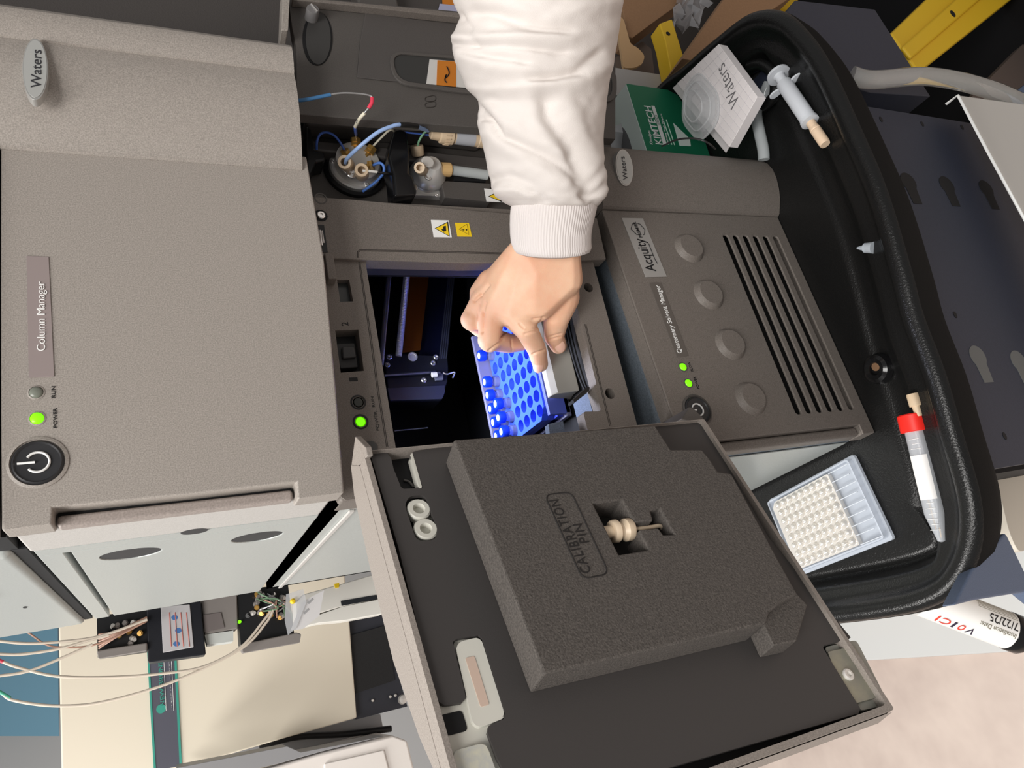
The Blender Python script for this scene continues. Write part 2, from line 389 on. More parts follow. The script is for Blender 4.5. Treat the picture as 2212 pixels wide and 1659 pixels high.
# casing: walls around the dark sample compartment and the fluidics bay
mb = box_mb(.0035, .011, .052, .50, Z0, Z1); box_mb(.0035, .345, .052, .50, Z1 - .006, Z1, mb); box_mb(.0035, .345, .052, .50, Z0, Z0 + .006, mb); box_mb(.338, .345, .052, .50, Z0, Z1, mb); box_mb(.0035, .345, .492, .50, Z0, Z1, mb)
obj('casing', mb, SIDE, sm)
box('side_trim', .0015, .0034, .075, .50, -.0205, -.0165, SIDEP, sm, bevel=.0006)
box('corner_block', .0030, .012, .0405, .0735, -.0255, -.0032, SMP, sm, bevel=.003)
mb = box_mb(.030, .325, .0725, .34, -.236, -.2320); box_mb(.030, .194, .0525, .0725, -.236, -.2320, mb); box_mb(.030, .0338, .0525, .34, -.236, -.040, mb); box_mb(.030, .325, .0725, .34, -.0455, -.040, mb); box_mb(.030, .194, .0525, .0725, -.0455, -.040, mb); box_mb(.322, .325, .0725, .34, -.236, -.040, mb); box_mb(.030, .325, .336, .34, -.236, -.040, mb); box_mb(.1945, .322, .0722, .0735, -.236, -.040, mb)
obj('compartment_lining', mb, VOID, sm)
box('opening_return', .190, .194, .0525, .0630, -.2318, -.0458, mat('slate recess wall', (50, 50, 57), .5, spk=.1), sm)
plate('inner_ledge', SF, SF.uvs([(1200, 905), (1222, 900), (1232, 899), (1236, 924), (1203, 930)]), -.02, -.013, mat('blue grey flecked plastic', (92, 104, 124), .5, spk=.25, bump=.3), sm)
box('ledge_plate', .038, .0735, .055, .082, -.2315, -.2275, mat('blue grey flecked plastic', (92, 104, 124)), sm)
tube('guide_arc', [(.175, .060, -.2300), (.14, .0645, -.2290), (.11, .065, -.2285), (.085, .0625, -.2290), (.0735, .058, -.2300)], .0012, VOID, sm)
plate('catch', SF, SF.uvs([(1240, 862), (1272, 833), (1277, 835), (1276, 841), (1243, 869)]), -.012, -.002, BLK, sm, bevel=.0006)
# panel right of the opening with the hazard labels
MF = FRONT(.036)
mid = pplate('label_panel', MF, [(690, 556), (672, 424), (760, 430), (880, 441), (1000, 452), (1120, 462), (1290, 470), (1310, 560), (1180, 566), (1000, 568), (800, 562)], -.014, 0, SMP, sm, bevel=.001)
line(MF, [(775, 557), (774.5, 545), (778, 542), (900, 544), (1090, 549)], -.0001, mid); line(MF, [(772.5, 557), (772, 544), (777, 539.5), (900, 541.5), (1090, 546.5)], -.0001, mid)
def screw(parent, P, n_, r, nm='screw', m=CHROME):
    s = lathe(nm, V(P), n_, [(r, 0), (r, r * .35), (r * .8, r * .5), (r * .45, r * .5), (r * .4, r * .2), (.0001, r * .2)], m, parent, n=16); return s
u, v = MF.uv(693, 429); lathe('plug', MF.P(u, v, -.001), MF.n, [(.0052, 0), (.0050, .0012), (.004, .0012), (.004, .0006)], SMD, mid, n=20)
u, v = MF.uv(693, 466); lathe('screw_well', MF.P(u, v, -.0004), MF.n, [(.0052, 0), (.0052, .0006)], VOID, mid, n=20); screw(mid, MF.P(u, v, .0003), MF.n, .0033)
pplate('latch_slot', MF, [(682, 486), (700, 486), (708, 545), (690, 545)], .0, .0004, BLK, mid)
cyl('latch_spring', MF.P(*MF.uv(690, 500), .0012), MF.P(*MF.uv(694, 533), .0012), .0012, CHROME, mid, n=8)
cyl('latch_spring', MF.P(*MF.uv(695, 500), .0012), MF.P(*MF.uv(699, 527), .0012), .0006, CHROME, mid, n=8)
box('stop_block', .168, .1905, .030, .0395, -.021, -.0145, SMP, sm, bevel=.0008)
YEL = mat('hazard yellow', (246, 208, 30), .5)
def label(pxs, m, nm): return pplate(nm, MF, pxs, 0, .0004, m, mid)
L1 = label([(931, 475), (969.5, 476), (976, 512.5), (937, 512)], WHT, 'hazard_label')
pplate('warning_triangle', MF, [(939, 493), (968, 478.5), (971.5, 511)], .0004, .0006, INK, L1)
pplate('warning_triangle', MF, [(942, 493), (966, 481.5), (969.5, 508.5)], .0006, .0008, YEL, L1)
pplate('hand_mark', MF, [(957, 489), (963, 487.5), (964, 499), (958, 500), (953, 495), (957, 495)], .0008, .0009, INK, L1)
L2 = label([(983, 481), (1013, 481.5), (1019.5, 511), (988.5, 510.5)], YEL, 'caution_label')
tube('warning_triangle', [MF.P(*MF.uv(a, b), .0006) for a, b in ((991, 496), (1008, 485), (1012, 508), (991, 496))], .00022, mat('olive ink', (150, 126, 30)), L2, n=5, smooth=False)
pplate('exclamation_mark', MF, [(996, 496), (1003, 495), (1003, 497.5)], .0004, .0006, INK, L2); pplate('exclamation_mark', MF, [(1006, 495), (1009, 495), (1009, 497.5), (1006, 497.5)], .0004, .0006, INK, L2)
# fluidics bay
BF = FRONT(.066)
pplate('bay_wall', BF, [(640, 200), (640, 470), (1320, 500), (1320, 210)], -.004, 0, SMD, sm)
pplate('bay_ledge', FRONT(.050), [(660, 300), (662, 322), (1060, 366), (1060, 340)], -.016, 0, mat('bay shelf grey', (76, 72, 70), .5), sm, bevel=.002)
pplate('bay_rib', FRONT(.046), [(660, 240), (660, 266), (860, 282), (1050, 300), (1050, 276), (860, 258)], -.02, 0, SMD, sm, bevel=.004)
pplate('bay_cover', FRONT(.052), [(952, 390), (1060, 396), (1060, 436), (960, 426)], -.012, 0, SMD, sm, bevel=.001)
pplate('cover_slot', FRONT(.052), [(980, 377), (1045, 382), (1050, 392), (982, 390)], -.002, .0004, VOID, sm)
L3 = pplate('hazard_label', FRONT(.0515), [(1046, 407), (1085, 411), (1092, 437), (1051, 435)], 0, .0004, WHT, sm)
pplate('warning_triangle', FRONT(.0511), [(1055, 424), (1078, 412), (1084, 436)], 0, .0003, INK, L3); pplate('warning_triangle', FRONT(.0508), [(1058, 424), (1076, 415), (1081, 433)], 0, .0003, YEL, L3)
# black bracket and support posts near the column manager
pplate('cable_bracket', FRONT(.045), [(662, 268), (672, 275), (680, 326), (700, 327), (704, 346), (682, 350), (664, 390)], -.02, 0, BLK, sm, bevel=.003)
# injection valve
vc = BF.uv(765, 372); vo = BF.P(*vc)
N = V((0, -1, 0))
iv = lathe('injection_valve', vo, N, [(.0262, 0), (.0262, .004), (.0240, .006), (.0235, .002)], BLK, sm, n=48)
lathe('valve_flange', vo, N, [(.0222, .001), (.0222, .007), (.0210, .0082), (.0175, .0085)], STEEL, iv, n=48)
lathe('valve_stator', vo, N, [(.0186, .0085), (.0186, .0165), (.0178, .0172), (.0112, .0175), (.0108, .0182), (.0001, .0182)], STEELB, iv, n=48)
for a in (200, 320, 80):
    screw(iv, vo + V((.0195 * math.cos(math.radians(a)), -.0085, .0195 * math.sin(math.radians(a)))), N, .0020)
P_ = lambda px, py, y: FRONT(y).hit(px, py)
screw(iv, P_(758, 377, .047), N, .0042)
def fitting(parent, p, q, r, m, nm, hexn=6, r2=None):
    p, q = V(p), V(q); d = q - p; L = d.length
    f = lathe(nm, p, d, [(r * .5, 0), (r * .5, L * .45), (r, L * .45), (r, L * .62), (r * .82, L * .62), (r * .82, L * .68), (r, L * .68), (r, L), (r * .45, L), (r * .4, L * .8), (.0001, L * .8)], m, parent, n=hexn if hexn else 20, ang=25); return f
fitting(iv, P_(769, 330, .050), P_(768, 300, .047), .0044, BRASS, 'brass_fitting'); fitting(iv, P_(789, 342, .050), P_(804, 318, .046), .0044, BRASS, 'brass_fitting')
fitting(iv, P_(789, 360, .048), P_(806, 356, .044), .0044, BRASS, 'brass_fitting'); fitting(iv, P_(752, 340, .050), P_(744, 324, .045), .0040, BRASS, 'brass_fitting')
def peek(parent, p, q, r, m=PEEK, nm='beige_fitting'):
    p, q = V(p), V(q); d = q - p; L = d.length
    return lathe(nm, p, d, [(r * .9, 0), (r, L * .1), (r, L * .92), (r * .92, L), (r * .55, L), (r * .5, L * .6), (.0001, L * .6)], m, parent, n=20)
peek(iv, P_(752, 358, .049), P_(744, 350, .030), .0058); peek(iv, P_(782, 378, .049), P_(781, 367, .032), .0058)
# needle wash pump beside the valve
pc = BF.uv(917, 392); po = BF.P(*pc)
wp = lathe('wash_pump', po, N, [(.0165, 0), (.0165, .008), (.0158, .009), (.0165, .010), (.0150, .016), (.0075, .026), (.0068, .0265)], STEEL, sm, n=40)
lathe('pump_cap', P_(923, 352, .036), N, [(.0056, 0), (.0056, .0016), (.0050, .0022)], STEELB, wp, n=28)
pplate('pump_mount', FRONT(.060), [(886, 398), (950, 396), (958, 424), (892, 421)], -.008, 0, STEEL, wp, bevel=.001)
peek(wp, P_(903, 336, .050), P_(900, 314, .044), .0058); peek(wp, P_(913, 368, .044), P_(906, 362, .032), .0050)
screw(wp, P_(924, 383, .046), N, .0032); screw(wp, P_(893, 406, .050), N, .0034); screw(wp, P_(943, 422, .0515), N, .0018)
lathe('syringe_nut', P_(952, 366, .047), P_(974, 367, .047) - P_(952, 366, .047), [(.0062, 0), (.0062, .0085), (.0055, .0095)], PEEKD, wp, n=14, ang=20)
cyl('syringe_barrel', P_(972, 367, .047), P_(1052, 378, .047), .0045, mat('barrel glass', (216, 222, 222), .08, alpha=.5, coat=1), wp, n=20)
pplate('pump_arm', FRONT(.030), [(850, 283), (868, 278), (880, 284), (886, 340), (884, 374), (895, 384), (901, 410), (900, 420), (852, 423), (847, 370), (838, 340), (842, 316)], -.022, 0, mat('glossy black arm', (16, 16, 18), .2), sm, bevel=.004, seg=3)
# filter assembly hanging above the pump
fa = lathe('inline_filter', P_(929, 288, .030), P_(1046, 303, .030) - P_(929, 288, .030), [(.0035, 0), (.0048, .001), (.0055, .007), (.0055, .008), (.0072, .009), (.0078, .012), (.0078, .020), (.0066, .0215), (.0066, .044), (.0070, .0445), (.0070, .058), (.004, .060)], PEEK, sm, n=28)
lathe('filter_sleeve', P_(929, 288, .030), P_(1046, 303, .030) - P_(929, 288, .030), [(.0067, .0226), (.0067, .0405)], mat('grey filter sleeve', (166, 168, 174), .35), fa, n=28)
for k in range(18):
    a_ = 2 * PI * k / 18; ax_ = (P_(1046, 303, .030) - P_(929, 288, .030)).normalized(); u1, v1 = basis(ax_)
    cyl('grip_rib', P_(929, 288, .030) + ax_ * .0125 + (u1 * math.cos(a_) + v1 * math.sin(a_)) * .0079, P_(929, 288, .030) + ax_ * .0170 + (u1 * math.cos(a_) + v1 * math.sin(a_)) * .0079, .0006, PEEK, fa, n=6)
# capillary lines (each one part; coloured sleeves are sub-parts)
def T(px, py, y): return P_(px, py, y)
CB = mat('blue sleeve', (70, 104, 190), .4); CLB = mat('pale blue line', (150, 178, 224), .35); CW = mat('cream sleeve', (222, 216, 196), .45); CR = mat('red sleeve', (216, 60, 84), .4); CG = mat('green line', (130, 178, 144), .4); CT = mat('teal blue sleeve', (62, 112, 158), .4); CGR = mat('grey steel line', (168, 168, 168), .3, .6); CK = mat('black sleeve', (24, 24, 26), .4)
l1 = tube('capillary_line', [T(640, 218, -.006), T(662, 215, -.008), T(700, 207, -.010), T(740, 201, -.012), T(780, 203, -.012), T(803, 209, -.012), T(802, 224, -.011), T(788, 243, -.006), T(772, 262, .004), T(768, 282, .02), T(769, 300, .044)], .0007, CGR, sm)
tube('line_sleeve', [T(645, 217, -.0065), T(662, 215, -.008), T(690, 209.5, -.0094), T(714, 204.5, -.0107)], .0014, CT, l1); tube('line_sleeve', [T(804, 211, -.012), T(803, 222, -.0112), T(796, 234, -.0085)], .0015, CR, l1)
tube('line_sleeve', [T(788, 244, -.0058), T(777, 256, .0005), T(767, 274, .013)], .0014, CW, l1); tube('line_sleeve', [T(767, 275, .014), T(768, 284, .022), T(769, 291, .032)], .0012, CB, l1)
tube('capillary_line', [T(746, 352, .034), T(752, 340, .026), T(780, 314, .012), T(816, 286, .004), T(846, 273, .002), T(864, 269, .002), T(890, 271, .006), T(925, 282, .022)], .0016, CLB, sm, n=10)
tube('line_sleeve', [T(864, 269.5, .0018), T(884, 270, .0045), T(902, 273, .0095)], .0021, CK, sm)
tube('capillary_line', [T(744, 324, .046), T(735, 308, .042), T(722, 293, .038), T(706, 286, .038), T(692, 290, .040), T(685, 305, .044), T(684, 323, .05)], .0010, CB, sm)
tube('capillary_line', [T(804, 318, .046), T(824, 297, .038), T(846, 280, .030), T(864, 300, .050)], .0010, CW, sm)
tube('capillary_line', [T(806, 357, .044), T(820, 352, .040), T(829, 360, .040), T(827, 376, .044), T(808, 396, .052), T(783, 414, .058)], .0012, mat('bright blue line', (88, 136, 220), .4), sm)
tube('capillary_line', [T(783, 369, .033), T(800, 370, .032), T(816, 372, .032)], .0011, mat('white line', (214, 212, 206), .4), sm)
tube('line_sleeve', [T(814, 372, .032), T(836, 375, .034), T(852, 377, .038)], .0012, CK, sm)
tube('capillary_line', [T(902, 318, .044), T(905, 305, .038), T(914, 290, .032), T(922, 283, .028), T(945, 273, .024), T(968, 271, .024), T(1000, 278, .025), T(1022, 286, .026), T(1060, 298, .03)], .0010, CG, sm)
tube('line_sleeve', [T(921, 284, .028), T(935, 276, .025), T(967, 271, .0238)], .0017, CK, sm)
tube('capillary_line', [T(870, 285, .032), T(895, 288, .032), T(930, 292, .034)], .0008, CB, sm)
# access door of the fluidics bay, swung open to the right
AF = FRONT(.012)
ad = pplate('access_door', AF, [(615, -60), (632, 68), (640, 100), (640, 246), (760, 256), (900, 266), (1045, 276), (1330, 300), (1330, 60), (1000, 25), (760, 3), (640, -10), (640, -60)], -.010, 0, mat('charcoal door lining', (84, 80, 77), .55, spk=.14, bump=.12), sm, bevel=.0008)
pplate('door_lip', AF, [(612, -40), (628, -40), (622, 66), (608, 65)], -.01, .014, CMP, ad, bevel=.0008)
pplate('door_rim', AF, [(632, -8), (760, 4), (900, 17), (1060, 34), (1330, 60), (1330, 72), (1060, 44), (900, 27), (760, 11), (632, -1)], 0, .008, SMP, ad, bevel=.001)
e0 = AF.uv(686, 82); lathe('oval_recess', AF.P(e0[0], e0[1], 0), AF.n, [(.0001, .0002), (.0002, .0003)], VOID, ad, n=8)
def ell(cx, cy, rx, ry, n=36): return [(cx + rx * math.cos(2 * PI * i / n), cy + ry * math.sin(2 * PI * i / n)) for i in range(n)]
pplate('oval_recess', AF, ell(686, 83, 32.5, 58), 0, .0006, VOID, ad); pplate('oval_floor', AF, ell(687.5, 82, 27, 57), .0006, .0010, mat('oval floor grey', (60, 59, 58), .5), ad)
kp = P_(675, 25, .004); kn = lathe('door_knob', kp, N, [(.0056, -.017), (.0056, -.013), (.0052, -.012), (.0052, .002), (.0048, .003), (.003, .003)], mat('grey knob', (110, 108, 108), .35), ad, n=24)
cyl('knob_slot', kp + V((-.0036, -.0036, -.003)), kp + V((.0036, -.0036, .0012)), .0010, CHROME, kn, n=8)
pplate('pocket_plate', AF, [(790, 28), (1330, 96), (1330, 196), (1045, 186), (838, 174), (771, 166), (778, 90)], 0, .0012, mat('pocket plate grey', (80, 76, 74), .6, bump=.3), ad, bevel=.0006)
po_ = rpoly(AF.uvs([(836, 113), (1330, 150), (1330, 226), (1000, 205), (850, 184)]), .018, 6); pi_ = rpoly(AF.uvs([(845, 119), (1320, 158), (1320, 218), (1000, 196), (858, 178)]), .016, 6)
plate('slot_rim', AF, po_, 0, .0026, SMD, ad, holes=[pi_], bevel=.0006)
plate('slot_glass', AF, pi_, .0005, .0014, mat('smoked slot', (54, 54, 53), .35), ad)
pplate('slot_card', AF, [(928, 128), (1100, 142), (1100, 198), (921, 181)], .0014, .0018, mat('card white', (206, 204, 200), .6), ad)
pplate('amber_strip', AF, [(945, 130), (985, 133), (985, 187), (943, 183)], .0018, .0022, mat('amber tape', (196, 118, 32), .5), ad)
tube('handwriting', [AF.P(*AF.uv(a, b), .0025) for a, b in ((963, 148), (967, 156), (968, 163), (964, 170), (960, 172), (962, 166), (959, 177), (963, 183))], .0005, INK, ad, n=5)
for k in range(2):
    tube('vent_mark', [AF.P(*AF.uv(a, b + k * 13), .0002) for a, b in ((921, 210), (937, 207), (941, 212), (938, 218), (922, 219), (918, 214), (921, 210))], .0003, GRV, ad, n=5)
# stack of strips behind the open access door
CAB = thing('side_cabinet', (.47, .2, -.25), 'dark grey instrument casing with orange sticker behind the open access door', 'instrument')
obj('casing', box_mb(.365, .62, .060, .5, -.225, .34), mat('dark leathery casing', (72, 68, 66), .6, bump=.5, bscale=700), CAB, bevel=.003)
pplate('sticker', FRONT(.0592), [(955, -10), (1000, -6), (1000, 14), (956, 8)], 0, .0006, mat('amber tape', (196, 118, 32)), CAB)
pplate('sticker_edge', FRONT(.0592), [(950, 8), (1010, 14), (1010, 40), (946, 25)], 0, .0006, mat('lilac card', (170, 172, 200), .6), CAB)
box('front_bar', .362, .615, .040, .0595, -.120, -.080, SMD, CAB, bevel=.003)
# needle drive inside the compartment
IF = FRONT(.21)
nd = thing_part = pplate('needle_drive', IF, [(833, 763), (968, 770), (970, 796), (968, 823), (960, 850), (958, 862), (840, 866), (832, 800)], -.03, 0, mat('drive block black', (26, 27, 32), .3), sm, bevel=.002)
cyl('guide_rail', IF.hit(845, 540), IF.hit(823, 790), .0028, CHROME, nd, n=16)
a_, b_ = IF.hit(884, 540), IF.hit(861, 770); L_ = (b_ - a_).length
lathe('lead_screw', a_, b_ - a_, [(.0030 + (.0006 if k % 2 else 0), L_ * k / 150) for k in range(151)], STEEL, nd, n=14, ang=10)
pplate('ribbon_cable', FRONT(.225), [(890, 540), (933, 540), (908, 756), (870, 762)], -.002, 0, mat('amber ribbon', (120, 66, 18), .3), nd)
pplate('drive_plate', FRONT(.232), [(930, 540), (978, 540), (953, 770), (905, 770)], -.004, 0, mat('drive navy', (20, 24, 50), .35), nd)
for k in range(4): cyl('guide_groove', IF.hit(976 + 3.2 * k, 540), IF.hit(950 + 4.6 * k, 775), .0010, mat('dark steel', (90, 94, 112), .35, .8), nd, n=6)
for c in ((840, 772), (836, 789), (941, 772), (935, 785), (915, 822)): screw(nd, IF.hit(*c) + V((0, -.0005, 0)), N, .0028)
pplate('drive_cap', FRONT(.205), [(836, 838), (960, 832), (962, 848), (956, 862), (842, 866)], -.006, 0, mat('drive cap slate', (36, 38, 52), .4), nd, bevel=.001)
cyl('drive_bar', FRONT(.205).hit(830, 811), FRONT(.205).hit(940, 804), .0018, mat('dark steel', (90, 94, 112)), nd, n=8)
lathe('bush', IF.hit(891, 771), N, [(.0050, 0), (.0050, .0012), (.0036, .0012), (.0034, .0002)], STEEL, nd, n=20)
pplate('needle_clip', FRONT(.2045), [(938, 806), (948, 802), (958, 808), (958, 820), (942, 821)], -.004, 0, mat('clip slate', (96, 98, 108), .3), nd, bevel=.0006)
cyl('needle_bush', FRONT(.2).hit(933, 810), FRONT(.2).hit(943, 809), .0028, WPL, nd, n=14)
tube('needle_tip', [FRONT(.2).hit(957, 805), FRONT(.2).hit(966, 808), FRONT(.2).hit(982, 804), FRONT(.2).hit(978, 816)], .0009, CHROME, nd)
cyl('locating_pin', FRONT(.24).hit(852, 931), FRONT(.24).hit(924, 924), .0008, CHROME, nd, n=8)
lp = cyl('lamp_strip', V((.10, .075, -.0478)), V((.175, .075, -.0478)), .0020, mat('blue white lamp strip', (190, 205, 255), .3, emit=9, ecol=(190, 205, 255)), sm, n=10)
l = bpy.data.lights.new('compartment_lamp', 'AREA'); l.shape = 'RECTANGLE'; l.size = .09; l.size_y = .03; l.energy = .42; l.color = (.78, .82, 1); l.spread = math.radians(95)
o = bpy.data.objects.new('compartment_lamp', l); o.location = (.115, .125, -.0505); o.rotation_euler = (math.radians(4), 0, 0); COL.objects.link(o)
# ================================================================== open sample door (part of the sample manager)
DN = V((.3779, -.9258, 0)); DX = V((.9258, .3779, 0))
DP = PL((.0117, -.0508, 0), DX, (0, 0, 1))
DZ = TOP(.0)
out = [DZ.hit(a, b) for a, b in ((758, 1005), (765, 1070), (800, 1230), (850, 1430), (905, 1590), (935, 1659))]
ext = (out[-1] - out[-2]).normalized()
tip = DP.P(-.2130, 0, -.002); tipb = DP.P(-.2140, 0, -.016)
hb = DP.P(.0, 0, -.014)
outl = [(hb.x, hb.y)] + [(p.x, p.y) for p in out] + [((out[-1] + ext * .02).x, (out[-1] + ext * .02).y), (tipb.x, tipb.y), (tip.x, tip.y)]
inner = [DP.P(-.2115, 0, -.013), DP.P(-.02, 0, -.013), DP.P(-.0005, 0, -.013)]
shell = outl + [(p.x, p.y) for p in inner]
sd_ = plate('sample_door', TOP(0), shell, -.2505, 0.0, mat('door skin', (140, 132, 125), .5, spk=.16, spks=1300, bump=.15), sm)
DO = rrect(-.2125, -.2505, .0, -.0002, .0015); DI = rrect(-.2090, -.2475, -.0005, -.0032, .003)
plate('door_rim', DP, DO, -.014, 0, mat('door skin', (1, 1, 1)), sd_, holes=[DI], bevel=.0010)
plate('door_base', DP, rrect(-.2090, -.2475, -.0005, -.0032, .003), -.0125, -.0105, VOID, sd_)
plate('corner_wedge', DZ, DZ.uvs([(766, 943), (788, 966), (792, 985), (770, 1010), (757, 1012)]), -.004, -.0003, mat('door skin', (1, 1, 1)), sd_, bevel=.0006)
d = lambda L, w=-.003: DP.uvs(L, w)
# dark lining sheet with its cut-outs
lin_out = d([(797, 972), (833, 971), (836, 978), (845, 990), (850, 1012), (866, 1052), (872, 1056), (914, 1054), (886, 985), (893, 976), (985, 958), (1400, 922), (1512, 910), (1527, 926), (1660, 1160), (1838, 1377), (1780, 1394), (1778, 1400), (1858, 1530), (1855, 1541), (1300, 1700), (1130, 1740), (1075, 1640), (1053, 1582), (1056, 1568), (1088, 1553), (1091, 1540), (1042, 1380), (1034, 1372), (988, 1379), (978, 1386), (980, 1394), (1003, 1490), (1006, 1508), (997, 1518), (960, 1523), (948, 1516), (938, 1500), (860, 1180)])
grom = rpoly(d([(874, 1090), (884, 1072), (918, 1068), (946, 1145), (940, 1166), (900, 1170)]), .0075, 6)
plate('lining_sheet', DP, lin_out, -.0055, -.003, DPANEL, sd_, holes=[grom])
wp_ = lambda nm, L, w0, w1, m, b=.0008, **k: plate(nm, DP, rpoly(DP.uvs(L, w1), k.pop('r', .003)), w0, w1, m, sd_, bevel=b, **k)
wp_('latch_plate', [(978, 1384), (1034, 1370), (1046, 1378), (1096, 1548), (1060, 1574), (1090, 1680), (980, 1700), (945, 1524), (1004, 1514)], -.0100, -.0062, WPL)
wp_('latch_lever', [(982, 1388), (1030, 1377), (1041, 1384), (1089, 1538), (1088, 1552), (1035, 1572), (1020, 1560)], -.0062, -.0035, mat('warm white lever', (210, 208, 198), .4), .001, r=.006)
wp_('lever_slot', [(1005, 1421), (1025, 1417), (1057, 1522), (1038, 1527)], -.0036, -.0032, mat('pinkish insert', (206, 182, 166), .4), 0, r=.001)
wp_('latch_well', [(950, 1545), (998, 1534), (1011, 1578), (964, 1590)], -.0064, -.0058, VOID, 0, r=.002)
wp_('magnet_plate', [(975, 1622), (1050, 1602), (1085, 1700), (1000, 1720)], -.0062, -.0040, mat('marbled zinc', (214, 212, 194), .45, .2, var=.2, vscale=120, var2=(180, 184, 190)), .001, r=.004)
wp_('strike_plate', [(1788, 1408), (1846, 1395), (1906, 1503), (1832, 1524)], -.0066, -.0040, mat('zinc plate', (168, 166, 148), .4, .6, var=.2, vscale=90, var2=(150, 150, 142)), .0006, r=.001)
wp_('strike_base', [(1780, 1398), (1850, 1382), (1915, 1510), (1908, 1524), (1858, 1536)], -.010, -.0070, mat('dull zinc', (168, 168, 160), .5, .3), .0006)
u, v = DP.uv(1831, 1458, -.004); screw(sd_, DP.P(u, v, -.0040), DN, .0034, m=STEELB)
for c in ((905, 1099), (920, 1142)):
    u, v = DP.uv(*c, -.004); lathe('grommet', DP.P(u, v, -.0085), DN, [(.0068, 0), (.0068, .0040), (.0060, .0050), (.0035, .0050), (.0030, .0040), (.0030, .0010), (.0001, .001)], WPL, sd_, n=28)
wp_('grommet_bed', [(880, 1085), (925, 1075), (945, 1150), (905, 1168)], -.0095, -.0086, WPL, 0)
wp_('white_edge', [(886, 982), (891, 978), (912, 1053), (906, 1055)], -.010, -.0028, WPL, .0004, r=.0008)
tube('inner_ring', [DP.P(*DP.uv(a, b, -.0095), -.0098) for a, b in ((872, 1037), (884, 1040), (894, 1052))], .0007, SMD, sd_, n=6)
# foam block with the pin pocket
FW = .0185
fo = DP.uvs([(980, 950), (1415, 919), (1449, 971), (1516, 971), (1533, 991), (1551, 1019), (1580, 1023), (1598, 1055), (1690, 1225), (1722, 1282), (1690, 1300), (1662, 1322), (1655, 1345), (1175, 1456)], FW)
FH = DP.uvs([(1281, 1087), (1344, 1080), (1371, 1128), (1411, 1124), (1405, 1103), (1425, 1098), (1457, 1154), (1433, 1155), (1423, 1141), (1379, 1145), (1402, 1187), (1337, 1198)], FW)
plate('foam_block', DP, fo, -.003, FW, FOAM, sd_, holes=[FH], bevel=.0010)
plate('foam_step', DP, DP.uvs([(1640, 1180), (1690, 1222), (1696, 1240), (1722, 1282), (1745, 1306), (1722, 1384), (1671, 1395), (1640, 1330)], .012), -.003, .012, FOAM, sd_, bevel=.001)
plate('pocket_floor', DP, DP.uvs([(1275, 1080), (1470, 1080), (1470, 1205), (1275, 1205)], FW), -.002, .001, mat('pocket foam', (52, 50, 48), .9), sd_)
fr = rpoly(DP.uvs([(1176, 1069), (1234, 1063), (1316, 1240), (1258, 1251)], FW), .005, 5)
tube('label_groove', [DP.P(a, b, FW) for a, b in fr] + [DP.P(*fr[0], FW)], .00045, mat('groove dark', (34, 31, 30), .8), sd_, n=5, smooth=False)
def dtext(s, a, b, c):
    """lettering on the sloping foam face; a start of baseline, b end of baseline, c cap height at start"""
    A, B_, C_ = DP.uv(*a, FW), DP.uv(*b, FW), DP.uv(*c, FW)
    ux = DP.ux * (B_[0] - A[0]) + DP.uy * (B_[1] - A[1]); L = ux.length
    q = PL(DP.P(*A, FW), ux, DP.uy); hgt = C_[1] - A[1]
    text('foam_lettering', s, q, (0, 0), (L, hgt), mat('groove dark', (34, 31, 30)), sd_, w=.0003, spacing=1.15)
dtext('CALIBRATION', (1278, 1236), (1206, 1079), (1256, 1238)); dtext('PIN', (1273, 1171), (1256, 1131), (1252, 1172))
# calibration pin lying in the pocket
pin = thing('calibration_pin', (-.08, -.11, -.15), 'beige ribbed calibration pin lying in the pocket of the black foam block', 'pin')
PW = .012
a_, b_ = DP.hit(1300, 1151, PW), DP.hit(1432, 1135, PW); ax_ = b_ - a_
R_ = .0066
lathe('pin_body', a_, ax_, [(.0036, 0), (.0036, .0062), (R_ * .92, .0064), (R_, .0074), (R_, .0098), (R_ * .72, .0118), (R_ * .70, .0130), (R_, .0152), (R_, .0186), (R_ * .9, .0196), (.0016, .0198)], mat('cream pin plastic', (214, 194, 168), .4), pin, n=32)
tube('pin_wire', [a_ + ax_.normalized() * .019, DP.hit(1405, 1139, PW), DP.hit(1424, 1136, PW), DP.hit(1430, 1141, PW - .002), DP.hit(1429, 1150, PW - .007)], .0013, mat('cream pin plastic', (214, 194, 168)), pin, n=10)
# hinge arm of the door, seen below it
hg = plate('hinge_arm', FRONT(-.02), FRONT(-.02).uvs([(1472, 905), (1490, 878), (1497, 880), (1522, 905), (1505, 912)]), -.05, 0, SMD, sm, bevel=.001)
# ================================================================== quaternary solvent manager
yw = .0784
QX = V((math.cos(yw), math.sin(yw), 0)); QO = V((.0005, .0166, 0))
QP = PL(QO, QX, (0, 0, 1))
QZ0, QZ1 = -.5045, -.2805
qs = thing('solvent_manager', (.17, .25, QZ0), 'charcoal solvent manager module with four round bosses, lowest in the stack', 'instrument')
slots = []
for k in range(6):
    t0 = k / 5
    a = (1560 + (1668 - 1560) * t0, 507 + 3 * t0); b = (1726 + (1840 - 1726) * t0, 895 - 10 * t0)
    A, B_ = QP.uv(*a), QP.uv(*b); hw = .0035
    slots.append(rrect(min(A[0], B_[0]), (A[1] + B_[1]) / 2 - hw - .002, max(A[0], B_[0]), (A[1] + B_[1]) / 2 + hw - .002, .0030, 4))
qo = [(.0010, QZ0), (.2510, QZ0), (.2470, QZ1), (.0010, QZ1), (.0010, -.302), (.0105, -.302), (.0105, -.489), (.0010, -.489)]
plate('front_cover', QP, qo, -.0022, 0, SMP, qs, holes=slots, bevel=.0006)
plate('cover_rim', QP, qo, -.018, -.0021, SMP, qs, holes=[[(.0125, -.5032), (.238, -.5032), (.238, -.400), (.0125, -.400)]])
